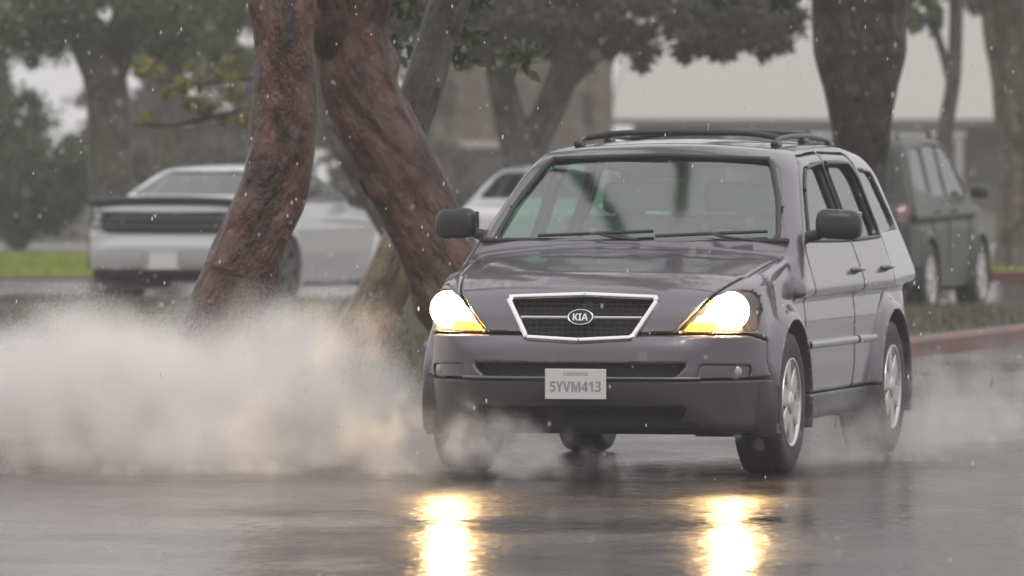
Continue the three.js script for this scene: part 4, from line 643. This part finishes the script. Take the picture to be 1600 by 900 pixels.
// height of the plume thrown out from the wheel, against distance to its left
const plumeTop = (x) => { const k = [[0.0, 0.15], [-0.45, 0.45], [-0.75, 0.66], [-1.2, 0.86], [-1.6, 0.76], [-2.1, 0.84], [-2.8, 0.70], [-3.6, 0.55], [-5, 0.2]]; for (let i = 0; i < k.length - 1; i++) if (x <= k[i][0] && x > k[i + 1][0]) return mix(k[i][1], k[i + 1][1], sst(k[i][0], k[i + 1][0], x)); return 0; };
spray('water_spray', 'big white plume of spray thrown over the left kerb by the silver SUV', 4700, [-3.7, 0, -45.6], [0.0, 1.25, -40.3], 1, (x, y, z) => {
  const top = plumeTop(x) * (0.86 + 0.42 * (fbm(x * 2.2, y * 1.5, z * 1.6 + 4, 4) - 0.3)), zc = -42.7 - 0.33 * Math.min(0, x + 0.3) * -0.4 + 1.7 * (fbm(x * 1.9, 2.5, 8, 3) - 0.5) * (1 - sst(0, 0.4, y)), w = 0.35 + 0.45 * sst(0, -2, x) + 0.5 * (1 - sst(0, 0.35, y));
  const a = 1 - sst(0.55, 1.12, y / Math.max(0.05, top)), b = Math.exp(-(((z - zc) / w) ** 2)), n = sst(0.25, 0.62, fbm(x * 2.6 + 7, y * 2.4, z * 1.6, 4));
  return a * b * (0.35 + 0.65 * n) * sst(-0.02, -0.5, x) * (0.75 + 0.25 * sst(0.0, 0.3, y)) + 0.36 * Math.exp(-(((x + 0.82) / 0.2) ** 2) - (((y - 0.66) / 0.12) ** 2) - (((z + 42.0) / 0.3) ** 2));
});
const A2 = 13.8 * Math.PI / 180, carPoint = (x, z) => [0.877 - Math.sin(A2) * z + Math.cos(A2) * x, -43.5 + Math.cos(A2) * z + Math.sin(A2) * x];
{
  const [wx, wz] = carPoint(0.85, -1.6), [fx, fz] = carPoint(0.9, 1.0);
  spray('wheel_spray', 'thin mist trailing low behind the silver SUV wheels at right', 620, [0.9, 0, -48], [3.6, 0.7, -41.5], 0.7, (x, y, z) => {
    let m = 0; for (const [cx, cz, s] of [[wx, wz, 1], [fx, fz, 0.7]]) { const dx = (x - cx) * 0.971 + (z - cz) * 0.2385, dz = -(x - cx) * 0.2385 + (z - cz) * 0.971, back = -dz; if (back < -0.25) continue; m = Math.max(m, s * Math.exp(-(((dx - 0.12 - 0.12 * back) / (0.18 + 0.22 * back)) ** 2)) * Math.exp(-((y / (0.10 + 0.16 * Math.min(back + 0.25, 1.2))) ** 2)) * Math.exp(-back / 1.3)); }
    return m * (0.3 + 0.7 * sst(0.3, 0.62, fbm(x * 4, y * 4, z * 2)));
  });
  const [bx, bz] = carPoint(-0.6, 2.35);
  spray('bumper_splash', 'wispy splash curling up under the silver SUV front bumper', 520, [bx - 0.9, 0, bz - 0.6], [bx + 1.3, 0.5, bz + 0.5], 0.45, (x, y, z) => {
    const n = sst(0.46, 0.66, fbm(x * 5, y * 5, z * 3 + 9, 4)); return n * Math.exp(-(((z - bz) / 0.25) ** 2)) * (1 - sst(0.12, 0.42, y + 0.10 * (x - bx))) * sst(1.2, 0.2, Math.abs(x - bx - 0.15));
  });
}
spray('road_foam', 'white streaks of churned foam on the wet road beside the silver SUV', 2200, [-3.2, 0, -47.5], [4, 0.05, -41], 0.22, (x, y, z) => {
  const a = Math.exp(-(((z + 41.9 + 0.1 * (x + 1.2)) / 0.22) ** 2)) * sst(-0.2, -0.7, x) * sst(-3.2, -1.6, x), b = Math.exp(-(((z + 46.4 + 0.5 * (x - 3)) / 0.25) ** 2)) * sst(2.0, 2.5, x), c = Math.exp(-(((z + 43.6) / 0.3) ** 2)) * sst(1.5, 1.7, x) * sst(2.6, 1.9, x);
  return Math.max(a, b * 0.7, c * 0.6) * sst(0.42, 0.6, fbm(x * 3, 1.5, z * 6, 3)) * (1 - y / 0.06);
});
{ // falling rain
  const N = 750, o = new THREE.InstancedMesh(new THREE.IcosahedronGeometry(1, 1), phy(0.9, 0.9, 0.9, 0.3, 0, { transmission: 0.4, thickness: 0 }), N);
  for (let i = 0; i < N; i++) { const d = rr(20, 75), s = rr(0.0020, 0.0042) * (0.5 + d / 80); EU.set(0, 0, rr(-0.12, 0.02)); Q.setFromEuler(EU); M4.compose(V(rr(-850, 850) * d / FPX, rr(0.05, 1) * (EYE + 240 * d / FPX), -d), Q, V(s, s * rr(1.8, 3.2), s)); o.setMatrixAt(i, M4); }
  o.name = 'rain'; o.userData.kind = 'stuff'; scene.add(tag(o, 'raindrops falling through the whole scene', 'rain'));
}

renderer.render(scene, camera);
